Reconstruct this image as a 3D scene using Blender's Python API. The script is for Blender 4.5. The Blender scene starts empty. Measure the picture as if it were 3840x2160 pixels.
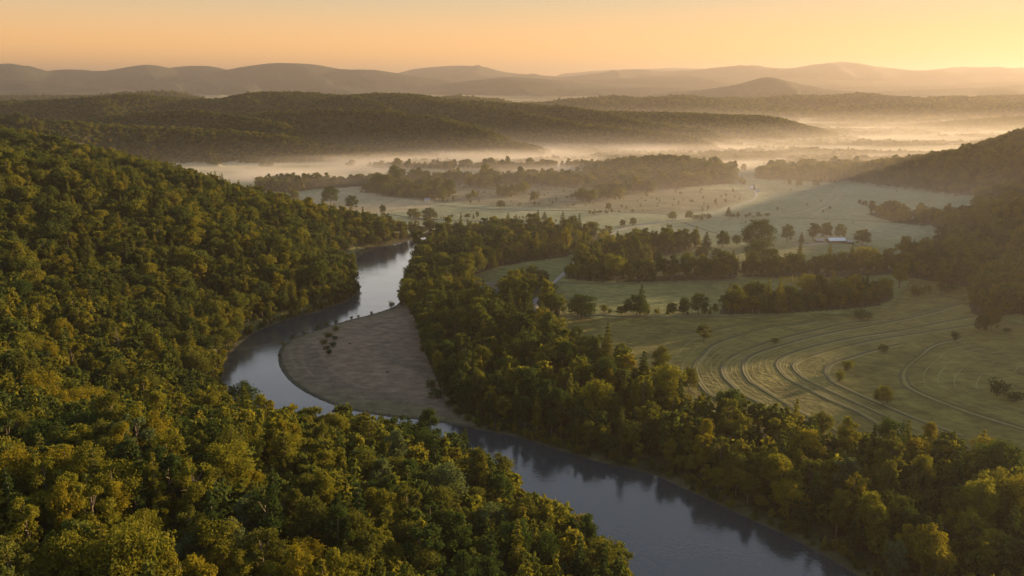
import bpy, bmesh, math, random
import numpy as np
R = math.radians
random.seed(7)
rng = np.random.default_rng(7)
scene = bpy.context.scene
C = scene.collection

# ------------------------------------------------------------------ camera
CAM_H, FPX, PX_W, PX_H, HORIZON = 180.0, 2004.0, 2576.0, 1449.0, 205.0
CX, CY = PX_W / 2, PX_H / 2
PITCH = math.atan((CY - HORIZON) / FPX)
cd = bpy.data.cameras.new("camera")
cam = bpy.data.objects.new("camera", cd)
C.objects.link(cam)
cd.sensor_width = 36.0
cd.lens = 36.0 * FPX / PX_W
cd.clip_start, cd.clip_end = 1.0, 90000.0
cam.location = (0, 0, CAM_H)
cam.rotation_euler = (math.pi / 2 - PITCH, 0, 0)
scene.camera = cam

# ------------------------------------------------------------------ sky and sun
SUN_EL, SUN_AZ = 6.8, 58.0          # azimuth clockwise from the view direction (+Y)
w = bpy.data.worlds.new("World")
scene.world = w
w.use_nodes = True
nt = w.node_tree
bg = nt.nodes["Background"]
sky = nt.nodes.new("ShaderNodeTexSky")
sky.sky_type = 'NISHITA'
sky.sun_disc = False
sky.sun_elevation = R(SUN_EL)
sky.sun_rotation = R(SUN_AZ)
sky.altitude = 300
sky.air_density, sky.dust_density, sky.ozone_density = 1.3, 2.0, 1.0
tc_ = nt.nodes.new("ShaderNodeTexCoord")
sep_ = nt.nodes.new("ShaderNodeSeparateXYZ"); nt.links.new(tc_.outputs['Generated'], sep_.inputs[0])
ramp_ = nt.nodes.new("ShaderNodeValToRGB"); cr_ = ramp_.color_ramp
SKY_RAMP = [(0.0, (3.3, 1.56, .42)), (.04, (3.05, 1.60, .54)), (.10, (1.65, 1.40, .90)), (.20, (4.5, 4.35, 4.0)), (.36, (1.65, 1.86, 2.15)), (.6, (1.0, 1.26, 1.62)), (1.0, (.66, .92, 1.32))]
cr_.elements[0].position, cr_.elements[0].color = SKY_RAMP[0][0], SKY_RAMP[0][1] + (1,)
cr_.elements[1].position, cr_.elements[1].color = SKY_RAMP[-1][0], SKY_RAMP[-1][1] + (1,)
for p_, c_ in SKY_RAMP[1:-1]:
    e_ = cr_.elements.new(p_); e_.color = c_ + (1,)
nt.links.new(sep_.outputs[2], ramp_.inputs[0])
mix_ = nt.nodes.new("ShaderNodeMix"); mix_.data_type = 'RGBA'; mix_.inputs[0].default_value = .992
nt.links.new(sky.outputs[0], mix_.inputs[6]); nt.links.new(ramp_.outputs[0], mix_.inputs[7])
nt.links.new(mix_.outputs[2], bg.inputs[0])
bg.inputs[1].default_value = 0.105
sd_ = bpy.data.lights.new("sun", 'SUN')
sd_.energy, sd_.angle, sd_.color = 5.0, R(0.6), (1.0, 0.69, 0.36)
sun = bpy.data.objects.new("sun", sd_)
C.objects.link(sun)
from mathutils import Vector
SUN_DIR = Vector((math.sin(R(SUN_AZ)) * math.cos(R(SUN_EL)), math.cos(R(SUN_AZ)) * math.cos(R(SUN_EL)), math.sin(R(SUN_EL))))
sun.rotation_euler = SUN_DIR.to_track_quat('Z', 'Y').to_euler()
sun.location = (900, 300, 400)
vs = scene.view_settings
scene.display_settings.display_device = 'sRGB'
vs.view_transform, vs.look, vs.exposure, vs.gamma, vs.use_curve_mapping = 'Standard', 'None', 2.05, 1.0, False
cy = scene.cycles
cy.max_bounces, cy.diffuse_bounces, cy.glossy_bounces = 6, 2, 2
cy.transmission_bounces, cy.volume_bounces, cy.transparent_max_bounces = 2, 0, 8
cy.use_denoising = True
HAZE_DENSITY = .72e-4

# ------------------------------------------------------------------ picture point -> place on the ground
def at(px, py, z=0.0):
    a, b = px - CX, CY - py
    dx, dy, dz = a, FPX * math.cos(PITCH) + b * math.sin(PITCH), -FPX * math.sin(PITCH) + b * math.cos(PITCH)
    t = (z - CAM_H) / dz
    return np.array([dx * t, dy * t])
def at_y(px, py, y):
    a, b = px - CX, CY - py
    dx, dy, dz = a, FPX * math.cos(PITCH) + b * math.sin(PITCH), -FPX * math.sin(PITCH) + b * math.cos(PITCH)
    t = y / dy
    return (dx * t, y, CAM_H + dz * t)
def proj(x, y, z):
    zz = z - CAM_H
    f = y * math.cos(PITCH) - zz * math.sin(PITCH)
    u = y * math.sin(PITCH) + zz * math.cos(PITCH)
    return CX + FPX * x / f, CY - FPX * u / f, f
def ground_pts(pts, z=0.0):
    return np.array([at(p[0], p[1], z) for p in pts])
def smooth_line(P, n=6):
    P = np.asarray(P, float)
    Q = np.vstack([2 * P[0] - P[1], P, 2 * P[-1] - P[-2]])
    out = []
    for i in range(1, len(Q) - 2):
        for k in range(n):
            t = k / n
            a, b, c, d = Q[i - 1], Q[i], Q[i + 1], Q[i + 2]
            out.append(0.5 * (2 * b + (c - a) * t + (2 * a - 5 * b + 4 * c - d) * t * t + (-a + 3 * b - 3 * c + d) * t ** 3))
    out.append(Q[-2])
    return np.array(out)

# ------------------------------------------------------------------ noise
_perm = np.random.default_rng(11).random(65536).astype(np.float64)
def vnoise(x, y):
    xi, yi = np.floor(x).astype(np.int64), np.floor(y).astype(np.int64)
    fx, fy = x - xi, y - yi
    fx, fy = fx * fx * fx * (fx * (6 * fx - 15) + 10), fy * fy * fy * (fy * (6 * fy - 15) + 10)
    h = lambda a, b: _perm[((a * 73856093) ^ (b * 19349663)) & 65535]
    a = h(xi, yi) * (1 - fx) + h(xi + 1, yi) * fx
    b = h(xi, yi + 1) * (1 - fx) + h(xi + 1, yi + 1) * fx
    return (a * (1 - fy) + b * fy) * 2 - 1
def fbm(x, y, s, o=4, seed=0):
    x, y = x / s + seed * 37.7, y / s - seed * 17.3
    v, a, t = 0, 1, 0
    for k in range(o):
        v = v + a * vnoise(x, y); t += a
        x, y = x * 1.93 * .8 - y * 1.93 * .6 + 5.2, x * 1.93 * .6 + y * 1.93 * .8 + 1.3
        a *= .5
    return v / t
def ridged(x, y, s, o=4, seed=0):
    x, y = x / s + seed * 31.7, y / s - seed * 13.3
    v, a, t = 0, 1, 0
    for k in range(o):
        v = v + a * (1 - 2 * np.abs(vnoise(x, y))); t += a
        x, y = x * 1.93 * .8 - y * 1.93 * .6 + 5.2, x * 1.93 * .6 + y * 1.93 * .8 + 1.3
        a *= .45
    return v / t
def sstep(a, b, x):
    t = np.clip((x - a) / (b - a), 0, 1)
    return t * t * (3 - 2 * t)

# ------------------------------------------------------------------ polygons and lines in plan
def seg_dist(x, y, P):
    """distance to polyline P, and parameter (segment index + t)"""
    best, par = np.full(x.shape, 1e18), np.zeros(x.shape)
    for i in range(len(P) - 1):
        ax, ay = P[i][0], P[i][1]; bx, by = P[i + 1][0] - ax, P[i + 1][1] - ay
        t = np.clip(((x - ax) * bx + (y - ay) * by) / (bx * bx + by * by + 1e-9), 0, 1)
        d = (x - ax - t * bx) ** 2 + (y - ay - t * by) ** 2
        m = d < best
        best = np.where(m, d, best); par = np.where(m, i + t, par)
    return np.sqrt(best), par
def inside(x, y, P):
    r = np.zeros(x.shape, bool)
    j = len(P) - 1
    for i in range(len(P)):
        xi, yi, xj, yj = P[i][0], P[i][1], P[j][0], P[j][1]
        if yi != yj:
            r ^= ((yi > y) != (yj > y)) & (x < (xj - xi) * (y - yi) / (yj - yi) + xi)
        j = i
    return r

LEFT_BANK = [(1300, 582), (1220, 584), (1110, 589), (1010, 610), (925, 632), (892, 660), (888, 692), (905, 730), (870, 759), (800, 785), (720, 806), (640, 838), (585, 882), (562, 930), (566, 985), (600, 1040), (680, 1092), (770, 1115), (880, 1127), (1000, 1137), (1080, 1152), (1160, 1182), (1235, 1220), (1320, 1275), (1410, 1345), (1500, 1370), (1580, 1440), (1650, 1560), (1700, 1750), (1750, 2000)]
RIGHT_BANK = [(1300, 586), (1220, 590), (1130, 602), (1075, 620), (1038, 650), (1022, 700), (1012, 745), (996, 769), (940, 789), (880, 804), (800, 829), (735, 853), (702, 885), (706, 925), (737, 965), (795, 1000), (870, 1028), (960, 1046), (1060, 1057), (1140, 1068), (1200, 1080), (1290, 1097), (1400, 1130), (1500, 1160), (1640, 1193), (1740, 1238), (1860, 1293), (1980, 1348), (2110, 1418), (2250, 1510), (2500, 1700), (2900, 2000)]
LB, RB = smooth_line(ground_pts(LEFT_BANK)), smooth_line(ground_pts(RIGHT_BANK))
RIVER = np.vstack([LB, RB[::-1]])
SAND = ground_pts([(1000, 766), (940, 789), (880, 804), (800, 829), (735, 853), (702, 885), (706, 925), (737, 965), (795, 1000), (870, 1028), (960, 1046), (1060, 1057), (1180, 1079), (1200, 1070), (1140, 1030), (1108, 985), (1080, 920), (1058, 850), (1040, 790)])
SAND_BOX = (SAND[:, 0].min() - 20, SAND[:, 0].max() + 20, SAND[:, 1].min() - 20, SAND[:, 1].max() + 20)

# ------------------------------------------------------------------ hills: crest lines (x, y, crest height), half width
def crest(pts, canopy=15.0):
    out = []
    for px, py, y in pts:
        p = at_y(px, py, y)
        out.append((p[0], p[1], p[2] - canopy))
    return np.array(out)
HILLS = [
  # near left hill: seen crest, then on round towards the camera
  dict(P=np.vstack([[(-1700, 1500, 150)], crest([(-300, 270, 1120), (0, 308, 1000), (190, 350, 950), (370, 402, 900), (560, 468, 850), (690, 505, 810), (790, 548, 780), (870, 595, 740)], 22)]), W=420, Wb=190, n=.11, s=150, near=True),
  dict(P=np.array([(-1300, 1150, 140), (-760, 880, 118), (-540, 640, 118), (-400, 330, 118), (-330, 30, 120), (-300, -300, 130)]), W=500, Wb=260, n=.12, s=140, near=True),
  # right hill in view and the ridge outside the frame that shades the valley
  dict(P=np.vstack([crest([(2110, 492, 1330), (2170, 455, 1400), (2250, 424, 1430), (2340, 400, 1440), (2440, 374, 1440), (2530, 345, 1430), (2600, 325, 1420)]), [(1150, 1400, 100), (1500, 1350, 120)]]), W=250, n=.10, s=160),
  dict(P=np.array([(1500, 1350, 120), (1120, 1180, 106), (960, 880, 112), (860, 520, 112), (800, 150, 108), (760, -300, 130)]), W=390, n=.10, s=160),
  dict(P=crest([(2250, 640, 900), (2400, 566, 930), (2500, 530, 920), (2620, 500, 900), (2900, 430, 880)]), W=170, n=.12, s=90),
  # wooded mound on the valley floor
  dict(P=crest([(1440, 440, 1500), (1560, 412, 1560), (1660, 398, 1600), (1760, 408, 1560), (1830, 440, 1480)], 14), W=110, n=.1, s=90),
  # spurs of the middle ridge
  dict(P=crest([(-300, 318, 1600), (100, 326, 1720), (250, 336, 1800), (380, 343, 1860), (520, 350, 1900), (700, 362, 1930), (860, 388, 1950), (980, 405, 1950)], -14), W=190, n=.5, s=150, fold=.9, top=.1),
  dict(P=crest([(250, 318, 2050), (450, 302, 2100), (560, 310, 2080), (700, 330, 2000)], -14), W=165, n=.5, s=140, fold=.9, top=.1),
  dict(P=crest([(640, 306, 2250), (780, 298, 2200), (900, 298, 2180), (1010, 304, 2150), (1120, 320, 2120), (1230, 350, 2080), (1290, 380, 2060)], -14), W=165, n=.5, s=150, fold=.9, top=.1),
  dict(P=crest([(800, 268, 2560), (880, 258, 2520), (940, 272, 2450), (980, 292, 2400)], -14), W=165, n=.5, s=150, fold=.9, top=.1),
  dict(P=crest([(1050, 262, 2650), (1200, 282, 2500), (1330, 302, 2400), (1470, 330, 2320), (1600, 345, 2280), (1720, 362, 2240)], -14), W=160, n=.5, s=150, fold=.9, top=.1),
  dict(P=crest([(1400, 280, 2700), (1520, 300, 2550), (1640, 330, 2450), (1760, 345, 2400)], -14), W=150, n=.5, s=140, fold=.9, top=.1),
  # middle ridge
  dict(P=crest([(-900, 240, 2500), (-300, 250, 2500), (0, 249, 2550), (100, 246, 2600), (190, 240, 2600), (330, 231, 2650), (400, 237, 2700), (480, 244, 2750), (560, 243, 2800), (620, 230, 2800), (740, 226, 2850), (860, 234, 2850), (930, 229, 2850), (1030, 229, 2850), (1110, 240, 2800), (1290, 255, 2800), (1400, 262, 2750), (1500, 273, 2750), (1700, 278, 2750), (1830, 284, 2750), (1940, 288, 2750), (2040, 312, 2720), (2130, 338, 2680)]), W=600, n=.75, s=300, fold=1.15, top=.03, oct=3),
  # low hills in the middle distance
  dict(P=crest([(2576, 292, 3300), (2420, 305, 3200), (2300, 322, 3050)], 12), W=260, n=.15, s=200),
  dict(P=np.vstack([crest([(2300, 322, 3050), (2576, 292, 3300)], 12), [(3200, 3600, 60)]]), W=260, n=.15, s=200),
  dict(P=crest([(1400, 260, 4700), (1470, 250, 4800), (1550, 245, 4800), (1620, 249, 4800), (1700, 244, 4800), (1760, 247, 4750), (1830, 258, 4700), (1900, 272, 4500)], 8), W=600, n=.2, s=400),
  dict(P=crest([(1740, 256, 5200), (1830, 250, 5200), (1920, 252, 5200), (2020, 243, 5200), (2090, 245, 5200), (2160, 238, 5200), (2240, 246, 5100), (2320, 252, 5200), (2400, 246, 5200), (2480, 251, 5300), (2560, 245, 5300), (2800, 243, 5300), (3400, 248, 5300)], 6), W=800, n=.25, s=450),
  dict(P=crest([(2040, 286, 4300), (2150, 274, 4350), (2260, 266, 4400), (2350, 268, 4400), (2440, 276, 4300), (2540, 266, 4300), (2800, 262, 4300)], 4), W=330, n=.25, s=300),
  dict(P=crest([(1060, 246, 4600), (1150, 243, 4700), (1230, 248, 4700)], 12), W=350, n=.1, s=300),
  dict(P=crest([(280, 238, 4700), (380, 231, 4800), (440, 233, 4800)], 12), W=400, n=.1, s=300),
  dict(P=crest([(-700, 246, 5200), (-100, 242, 5200), (150, 242, 5000), (300, 240, 5000)], 12), W=500, n=.1, s=300),
  # far hills
  dict(P=crest([(1620, 240, 7400), (1780, 226, 7500), (1860, 213, 7500), (1930, 196, 7500), (1990, 208, 7500), (2080, 226, 7400), (2200, 236, 7300)], 0), W=800, n=.12, s=700),
  dict(P=crest([(1480, 226, 9000), (1600, 222, 9000), (1700, 224, 9000), (1800, 232, 9000)], 0), W=900, n=.1, s=700),
  dict(P=crest([(2200, 234, 8200), (2380, 228, 8200), (2500, 222, 8300), (2700, 212, 8400), (3300, 200, 8400)], 0), W=900, n=.15, s=700),
  dict(P=crest([(1080, 226, 9500), (1170, 210, 9800), (1290, 198, 10000), (1400, 206, 10000), (1500, 218, 10000)], 0), W=1300, n=.12, s=900),
  dict(P=crest([(-1600, 160, 10500), (-800, 172, 10500), (-300, 178, 10500), (-60, 172, 10500), (30, 167, 10500), (95, 181, 10800), (170, 179, 11000), (250, 182, 11000), (300, 178, 11000), (370, 170, 11000), (425, 176, 11300), (450, 173, 11300), (520, 172, 11300), (568, 180, 11000), (620, 173, 10800), (700, 168, 10800), (790, 172, 10800), (860, 181, 10800), (940, 184, 10600), (1010, 195, 10400), (1110, 208, 10200), (1210, 228, 10000)], 0), W=2600, n=.36, s=900, fold=1.0),
  dict(P=crest([(-500, 210, 8500), (0, 205, 8500), (150, 214, 8400), (260, 225, 8300)], 0), W=1000, n=.2, s=800),
  dict(P=crest([(760, 188, 16500), (900, 190, 16500), (985, 187, 16000), (1050, 178, 16000), (1130, 173, 16000), (1210, 174, 16000), (1270, 183, 16000), (1350, 188, 16000), (1450, 191, 16000), (1530, 184, 15500), (1600, 178, 15500), (1680, 181, 15500), (1760, 178, 15500), (1850, 171, 15500), (1900, 171, 15500), (1980, 174, 15500), (2060, 166, 15500), (2130, 163, 15500), (2200, 172, 15500), (2310, 177, 15500), (2420, 170, 15500), (2560, 172, 15500), (3000, 160, 15500), (4200, 165, 15500)], 0), W=2800, n=.3, s=1300),
  dict(P=crest([(1500, 180, 21500), (1700, 174, 21500), (1790, 174, 21500), (1880, 180, 21500)], 0), W=2500, n=.1, s=1500),
  dict(P=crest([(1500, 205, 12500), (1660, 196, 12500), (1800, 196, 12500), (2000, 200, 12500), (2200, 206, 12500), (2500, 196, 12500), (3200, 190, 12500)], 0), W=1800, n=.16, s=1100),
]
for h in HILLS:
    if h['P'][:, 1].mean() > 9000 and len(h['P']) > 15:      # the long far ranges: fuller peaks and saddles
        h['P'][:, 2] += (h['P'][:, 2] - np.convolve(np.pad(h['P'][:, 2], 3, mode='edge'), np.ones(7) / 7, 'valid')) * .45
    h['P'] = smooth_line(h['P'], 4)
    h['seed'] = len(h['P']) + int(abs(h['P'][0][0])) % 17
    m = h['W'] * 1.3
    h['box'] = (h['P'][:, 0].min() - m, h['P'][:, 0].max() + m, h['P'][:, 1].min() - m, h['P'][:, 1].max() + m)

def terrain(x, y):
    """ground height, hill part of it, and distance outside the river edge"""
    x, y = np.asarray(x, float), np.asarray(y, float)
    hill = np.zeros(x.shape)
    sd = np.full(x.shape, 400.0)
    m = (x > -700) & (x < 900) & (y > -200) & (y < 1500)
    if m.any():
        xm, ym = x[m], y[m]
        dl, _ = seg_dist(xm, ym, LB)
        dr, _ = seg_dist(xm, ym, RB)
        d = np.minimum(dl, dr)
        d = np.where(inside(xm, ym, RIVER), -d, d)
        sd[m] = np.minimum(d, 400)
        leftd = np.where(dl < dr, dl, 400.0)
    for h in HILLS:
        b = h['box']
        k = (x > b[0]) & (x < b[1]) & (y > b[2]) & (y < b[3])
        if not k.any():
            continue
        xk, yk = x[k], y[k]
        P = h['P']
        d, par = seg_dist(xk, yk, P)
        i = np.minimum(par.astype(int), len(P) - 2)
        cz = P[i, 2] + (P[i + 1, 2] - P[i, 2]) * (par - i)
        W = h['W'] * (1 + .25 * fbm(xk, yk, h['s'] * 1.6, 2, h['seed']))
        if 'Wb' in h:
            qx, qy = P[i, 0] + (P[i + 1, 0] - P[i, 0]) * (par - i), P[i, 1] + (P[i + 1, 1] - P[i, 1]) * (par - i)
            back = (yk > qy) & (np.hypot(xk, yk) > np.hypot(qx, qy))
            W = np.where(back, h['Wb'], W)
        t = np.clip(d / W, 0, 1.2)
        prof = .5 * (1 - np.clip(t, 0, 1)) + .25 * (1 + np.cos(np.pi * np.clip(t, 0, 1)))
        z = cz * prof
        amp = h['n'] * np.minimum(np.abs(cz), 500) * sstep(h.get('top', .02), .45, t) * sstep(1.05, .6, t)
        if 'fold' in h:
            z = z - amp * (1 - ridged(xk + .55 * (yk - 2500), yk * .42, h['s'] * h['fold'], h.get('oct', 4), h['seed']))
        else:
            z = z + amp * 1.5 * ridged(xk, yk, h['s'], 4, h['seed'])
        if h.get('near'):
            dl2, _ = seg_dist(xk, yk, LB)
            dr2, _ = seg_dist(xk, yk, RB)
            cap = np.where(dr2 < dl2, 0, .40 * np.maximum(dl2 - 4, 0))
            kk = 14.0
            hmix = np.clip(.5 + .5 * (cap - z) / kk, 0, 1)
            z = cap * (1 - hmix) + z * hmix - kk * hmix * (1 - hmix)
            z = np.where(inside(xk, yk, RIVER), 0, z)
        hill[k] = np.maximum(hill[k], z)
    hill = np.maximum(hill, 0)
    hill *= sstep(0, 14, sd)
    base = 1.3 + .7 * fbm(x, y, 120, 3, 3) + np.where(y > 1500, 2.0 + 3 * fbm(x, y, 500, 3, 4), 0) * sstep(1500, 2000, y)
    r = np.hypot(x, y)
    base = base + 20 * sstep(6000, 12000, r) * (1 + fbm(x, y, 1500, 3, 5))
    bank = sstep(-.5, 6, sd)
    sm = (x > SAND_BOX[0]) & (x < SAND_BOX[1]) & (y > SAND_BOX[2]) & (y < SAND_BOX[3])
    on_sand = np.zeros(x.shape, bool)
    if sm.any():
        on_sand[sm] = inside(x[sm], y[sm], SAND)
        sdist = np.zeros(x.shape)
        base = np.where(on_sand, .25 + .9 * sstep(0, 45, sd) + .12 * fbm(x, y, 25, 3, 9), base)
    z = np.where(sd > 0, .12 + (base - .12) * bank, -2.2 * sstep(0, 7, -sd) - .02) + hill
    return z, hill, sd, on_sand
def ground(x, y):
    z = terrain(np.atleast_1d(float(x)), np.atleast_1d(float(y)))[0]
    return float(z[0])

# ------------------------------------------------------------------ fields and woods in plan
G = lambda pts, z=0.5: ground_pts(pts, z)
HAY = G([(1380, 812), (1480, 802), (1640, 800), (1830, 797), (2100, 794), (2236, 778), (2262, 745), (2290, 704), (2420, 700), (2500, 735), (2520, 800), (2700, 860), (3100, 1100), (3100, 1700), (2700, 1400), (1900, 1080), (1500, 880)])
SCRUB = G([(900, 482), (1000, 462), (1120, 452), (1420, 455), (1560, 470), (1850, 478), (1880, 500), (1800, 530), (1700, 540), (1500, 530), (1250, 520), (1100, 508), (960, 494)])
PEACH = G([(740, 500), (770, 488), (900, 466), (960, 494), (1120, 514), (1040, 530), (950, 540), (840, 548), (800, 530)])
DIRT = G([(1195, 735), (1225, 712), (1330, 705), (1400, 715), (1330, 745), (1260, 765)])
WOODS = {
  'bank_belt': G([(1130, 606), (1082, 622), (1052, 650), (1036, 700), (1028, 745), (1030, 790), (1056, 850), (1078, 920), (1106, 985), (1145, 1022), (1215, 1068), (1300, 1085), (1400, 1118), (1500, 1148), (1640, 1178), (1750, 1222), (1870, 1278), (1990, 1332), (2130, 1405), (2280, 1495), (2550, 1680), (3000, 1900), (3400, 1700), (2900, 1420), (2576, 1235), (2400, 1180), (2250, 1165), (2060, 1120), (1900, 1078), (1760, 1040), (1640, 995), (1560, 950), (1490, 905), (1430, 862), (1350, 822), (1280, 795), (1215, 765), (1175, 725), (1178, 700), (1250, 674), (1330, 660), (1425, 648), (1440, 628), (1330, 615)]),
  'river_top': G([(905, 628), (1000, 606), (1110, 588), (1090, 586), (1000, 592), (880, 590), (860, 606)]),
  'upper_strip': G([(1090, 606), (1140, 600), (1250, 586), (1260, 588), (1400, 590), (1500, 598), (1540, 606), (1500, 622), (1430, 645), (1330, 655), (1200, 668), (1110, 650), (1075, 630)]),
  'upper_back': G([(880, 604), (1000, 604), (1110, 586), (1250, 575), (1250, 584), (1300, 590), (1200, 598), (1000, 610), (900, 630)]),
  'lane_wood': G([(1420, 702), (1520, 712), (1556, 702), (1596, 674), (1656, 647), (1740, 633), (1765, 622), (1700, 618), (1650, 612), (1570, 620), (1520, 640), (1440, 672)]),
  'field_copse': G([(1275, 715), (1390, 712), (1395, 745), (1410, 790), (1400, 808), (1330, 800), (1280, 770), (1240, 752)]),
  'hedge_row': G([(1545, 712), (1640, 712), (1760, 706), (1850, 702), (1860, 690), (1760, 690), (1640, 696), (1560, 700)]),
  'hayfield_wood': G([(1810, 795), (1960, 793), (2080, 785), (2210, 772), (2250, 752), (2240, 736), (2150, 746), (2000, 756), (1880, 764), (1815, 772)]),
  'farm_wood': G([(1864, 697), (1950, 700), (2060, 700), (2230, 693), (2330, 686), (2330, 676), (2180, 681), (2040, 686), (1960, 686), (1870, 687)]),
  'right_wood': G([(2230, 690), (2290, 700), (2380, 715), (2440, 725), (2440, 790), (2480, 800), (2560, 790), (2900, 900), (3000, 620), (2500, 560), (2400, 600), (2300, 650)]),
  'mist_wood': G([(640, 478), (720, 486), (800, 476), (900, 470), (1100, 462), (1300, 462), (1400, 464), (1400, 452), (1250, 454), (1050, 455), (900, 462), (780, 466), (660, 466)]),
  'scrub_trees': G([(905, 484), (960, 488), (1020, 494), (1090, 502), (1124, 488), (1110, 478), (1060, 474), (960, 474)]),
  'far_strip': G([(1895, 450), (2000, 455), (2110, 460), (2180, 440), (2180, 420), (2050, 424), (1930, 432)]),
  'right_strip': G([(2180, 540), (2240, 560), (2330, 573), (2400, 578), (2400, 562), (2300, 555), (2200, 535)]),
  'mound_foot': G([(1400, 462), (1500, 472), (1700, 474), (1850, 462), (1830, 445), (1600, 440), (1440, 448)]),
}
LANE = [(1862, 440), (1858, 455), (1872, 466), (1888, 476), (1902, 488), (1893, 504), (1862, 516), (1825, 530), (1770, 541), (1735, 548), (1690, 556), (1625, 565), (1560, 580), (1500, 612), (1455, 655), (1425, 684), (1402, 705), (1375, 735), (1345, 765), (1385, 830), (1470, 890), (1560, 935), (1610, 950), (1700, 1010), (1790, 1050)]
LANE_W = smooth_line(G(LANE), 8)

# ------------------------------------------------------------------ materials
def mat(name, build):
    m = bpy.data.materials.new(name)
    m.use_nodes = True
    n = m.node_tree
    for x in list(n.nodes):
        n.nodes.remove(x)
    out = n.nodes.new("ShaderNodeOutputMaterial")
    build(n, out)
    return m
def node(n, t, **kw):
    x = n.nodes.new(t)
    for k, v in kw.items():
        if k.startswith('i_'):
            x.inputs[int(k[2:]) if k[2:].isdigit() else k[2:]].default_value = v
        else:
            setattr(x, k, v)
    return x
def simple(name, col, rough=.8, nscale=1.5, var=.25, spec=.3):
    def b(n, out):
        p = node(n, "ShaderNodeBsdfPrincipled"); p.inputs['Roughness'].default_value = rough
        p.inputs['Specular IOR Level'].default_value = spec
        tc = node(n, "ShaderNodeTexCoord")
        nz = node(n, "ShaderNodeTexNoise"); nz.inputs['Scale'].default_value = nscale; nz.inputs['Detail'].default_value = 4
        n.links.new(tc.outputs['Object'], nz.inputs['Vector'])
        mx = node(n, "ShaderNodeMix", data_type='RGBA')
        mx.inputs[6].default_value = tuple(c * (1 - var) for c in col) + (1,)
        mx.inputs[7].default_value = tuple(min(1, c * (1 + var)) for c in col) + (1,)
        n.links.new(nz.outputs['Fac'], mx.inputs[0])
        n.links.new(mx.outputs[2], p.inputs['Base Color'])
        n.links.new(p.outputs[0], out.inputs['Surface'])
    return mat(name, b)
def leaf_shader(n, out, colour_socket):
    geo = node(n, "ShaderNodeNewGeometry")
    nz = node(n, "ShaderNodeTexNoise"); nz.inputs['Scale'].default_value = .35; nz.inputs['Detail'].default_value = 2
    n.links.new(geo.outputs['Position'], nz.inputs['Vector'])
    mr = node(n, "ShaderNodeMapRange"); mr.inputs['From Min'].default_value = .3; mr.inputs['From Max'].default_value = .7
    mr.inputs['To Min'].default_value = .72; mr.inputs['To Max'].default_value = 1.3
    n.links.new(nz.outputs['Fac'], mr.inputs['Value'])
    mul = node(n, "ShaderNodeVectorMath", operation='SCALE')
    n.links.new(colour_socket, mul.inputs[0]); n.links.new(mr.outputs[0], mul.inputs['Scale'])
    d = node(n, "ShaderNodeBsdfDiffuse"); t = node(n, "ShaderNodeBsdfTranslucent")
    tint = node(n, "ShaderNodeVectorMath", operation='MULTIPLY'); tint.inputs[1].default_value = (1.15, 1.2, .6)
    n.links.new(mul.outputs[0], tint.inputs[0])
    n.links.new(mul.outputs[0], d.inputs['Color']); n.links.new(tint.outputs[0], t.inputs['Color'])
    mx = node(n, "ShaderNodeMixShader"); mx.inputs[0].default_value = .44
    n.links.new(d.outputs[0], mx.inputs[1]); n.links.new(t.outputs[0], mx.inputs[2])
    n.links.new(mx.outputs[0], out.inputs['Surface'])
def b_leaf_mass(n, out):
    oi = node(n, "ShaderNodeObjectInfo")
    rp = node(n, "ShaderNodeValToRGB"); rp.color_ramp.interpolation = 'LINEAR'
    cr = rp.color_ramp
    cols = [(0, (.036, .051, .016)), (.25, (.056, .069, .017)), (.5, (.082, .089, .017)), (.75, (.112, .110, .017)), (.92, (.140, .125, .016)), (1, (.152, .126, .016))]
    cr.elements[0].position, cr.elements[0].color = cols[0][0], cols[0][1] + (1,)
    cr.elements[1].position, cr.elements[1].color = cols[-1][0], cols[-1][1] + (1,)
    for p, c in cols[1:-1]:
        e = cr.elements.new(p); e.color = c + (1,)
    n.links.new(oi.outputs['Random'], rp.inputs[0])
    leaf_shader(n, out, rp.outputs[0])
def b_leaf_one(n, out):
    oi = node(n, "ShaderNodeObjectInfo")
    leaf_shader(n, out, oi.outputs['Color'])
M_MASS, M_LEAF = mat("leaves_mass", b_leaf_mass), mat("leaves", b_leaf_one)
M_BARK = simple("bark", (.11, .085, .06), .9, 3)
M_PALEBARK = simple("pale_bark", (.17, .14, .10), .9, 3)

# ------------------------------------------------------------------ mesh helpers
def np_mesh(name, V, F, mats=(), mi=None, smooth=False):
    me = bpy.data.meshes.new(name)
    V, F = np.asarray(V, np.float32), np.asarray(F, np.int32)
    k = F.shape[1]
    me.vertices.add(len(V)); me.vertices.foreach_set('co', V.ravel())
    me.loops.add(F.size); me.loops.foreach_set('vertex_index', F.ravel())
    me.polygons.add(len(F)); me.polygons.foreach_set('loop_start', np.arange(0, F.size, k, dtype=np.int32))
    if mi is not None:
        me.polygons.foreach_set('material_index', np.asarray(mi, np.int32))
    me.polygons.foreach_set('use_smooth', np.full(len(F), smooth))
    for m in mats:
        me.materials.append(m)
    me.update(calc_edges=True)
    return me
def link(name, me, parent=None, loc=None):
    o = bpy.data.objects.new(name, me); C.objects.link(o)
    if parent: o.parent = parent
    if loc is not None: o.location = loc
    return o
def tag(o, label=None, cat=None, group=None, kind=None):
    if label: o['label'] = label
    if cat: o['category'] = cat
    if group: o['group'] = group
    if kind: o['kind'] = kind
    return o
def empty(name, loc, rz=0):
    o = bpy.data.objects.new(name, None); C.objects.link(o)
    o.location = loc; o.rotation_euler = (0, 0, rz); o.empty_display_size = 1
    return o

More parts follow.
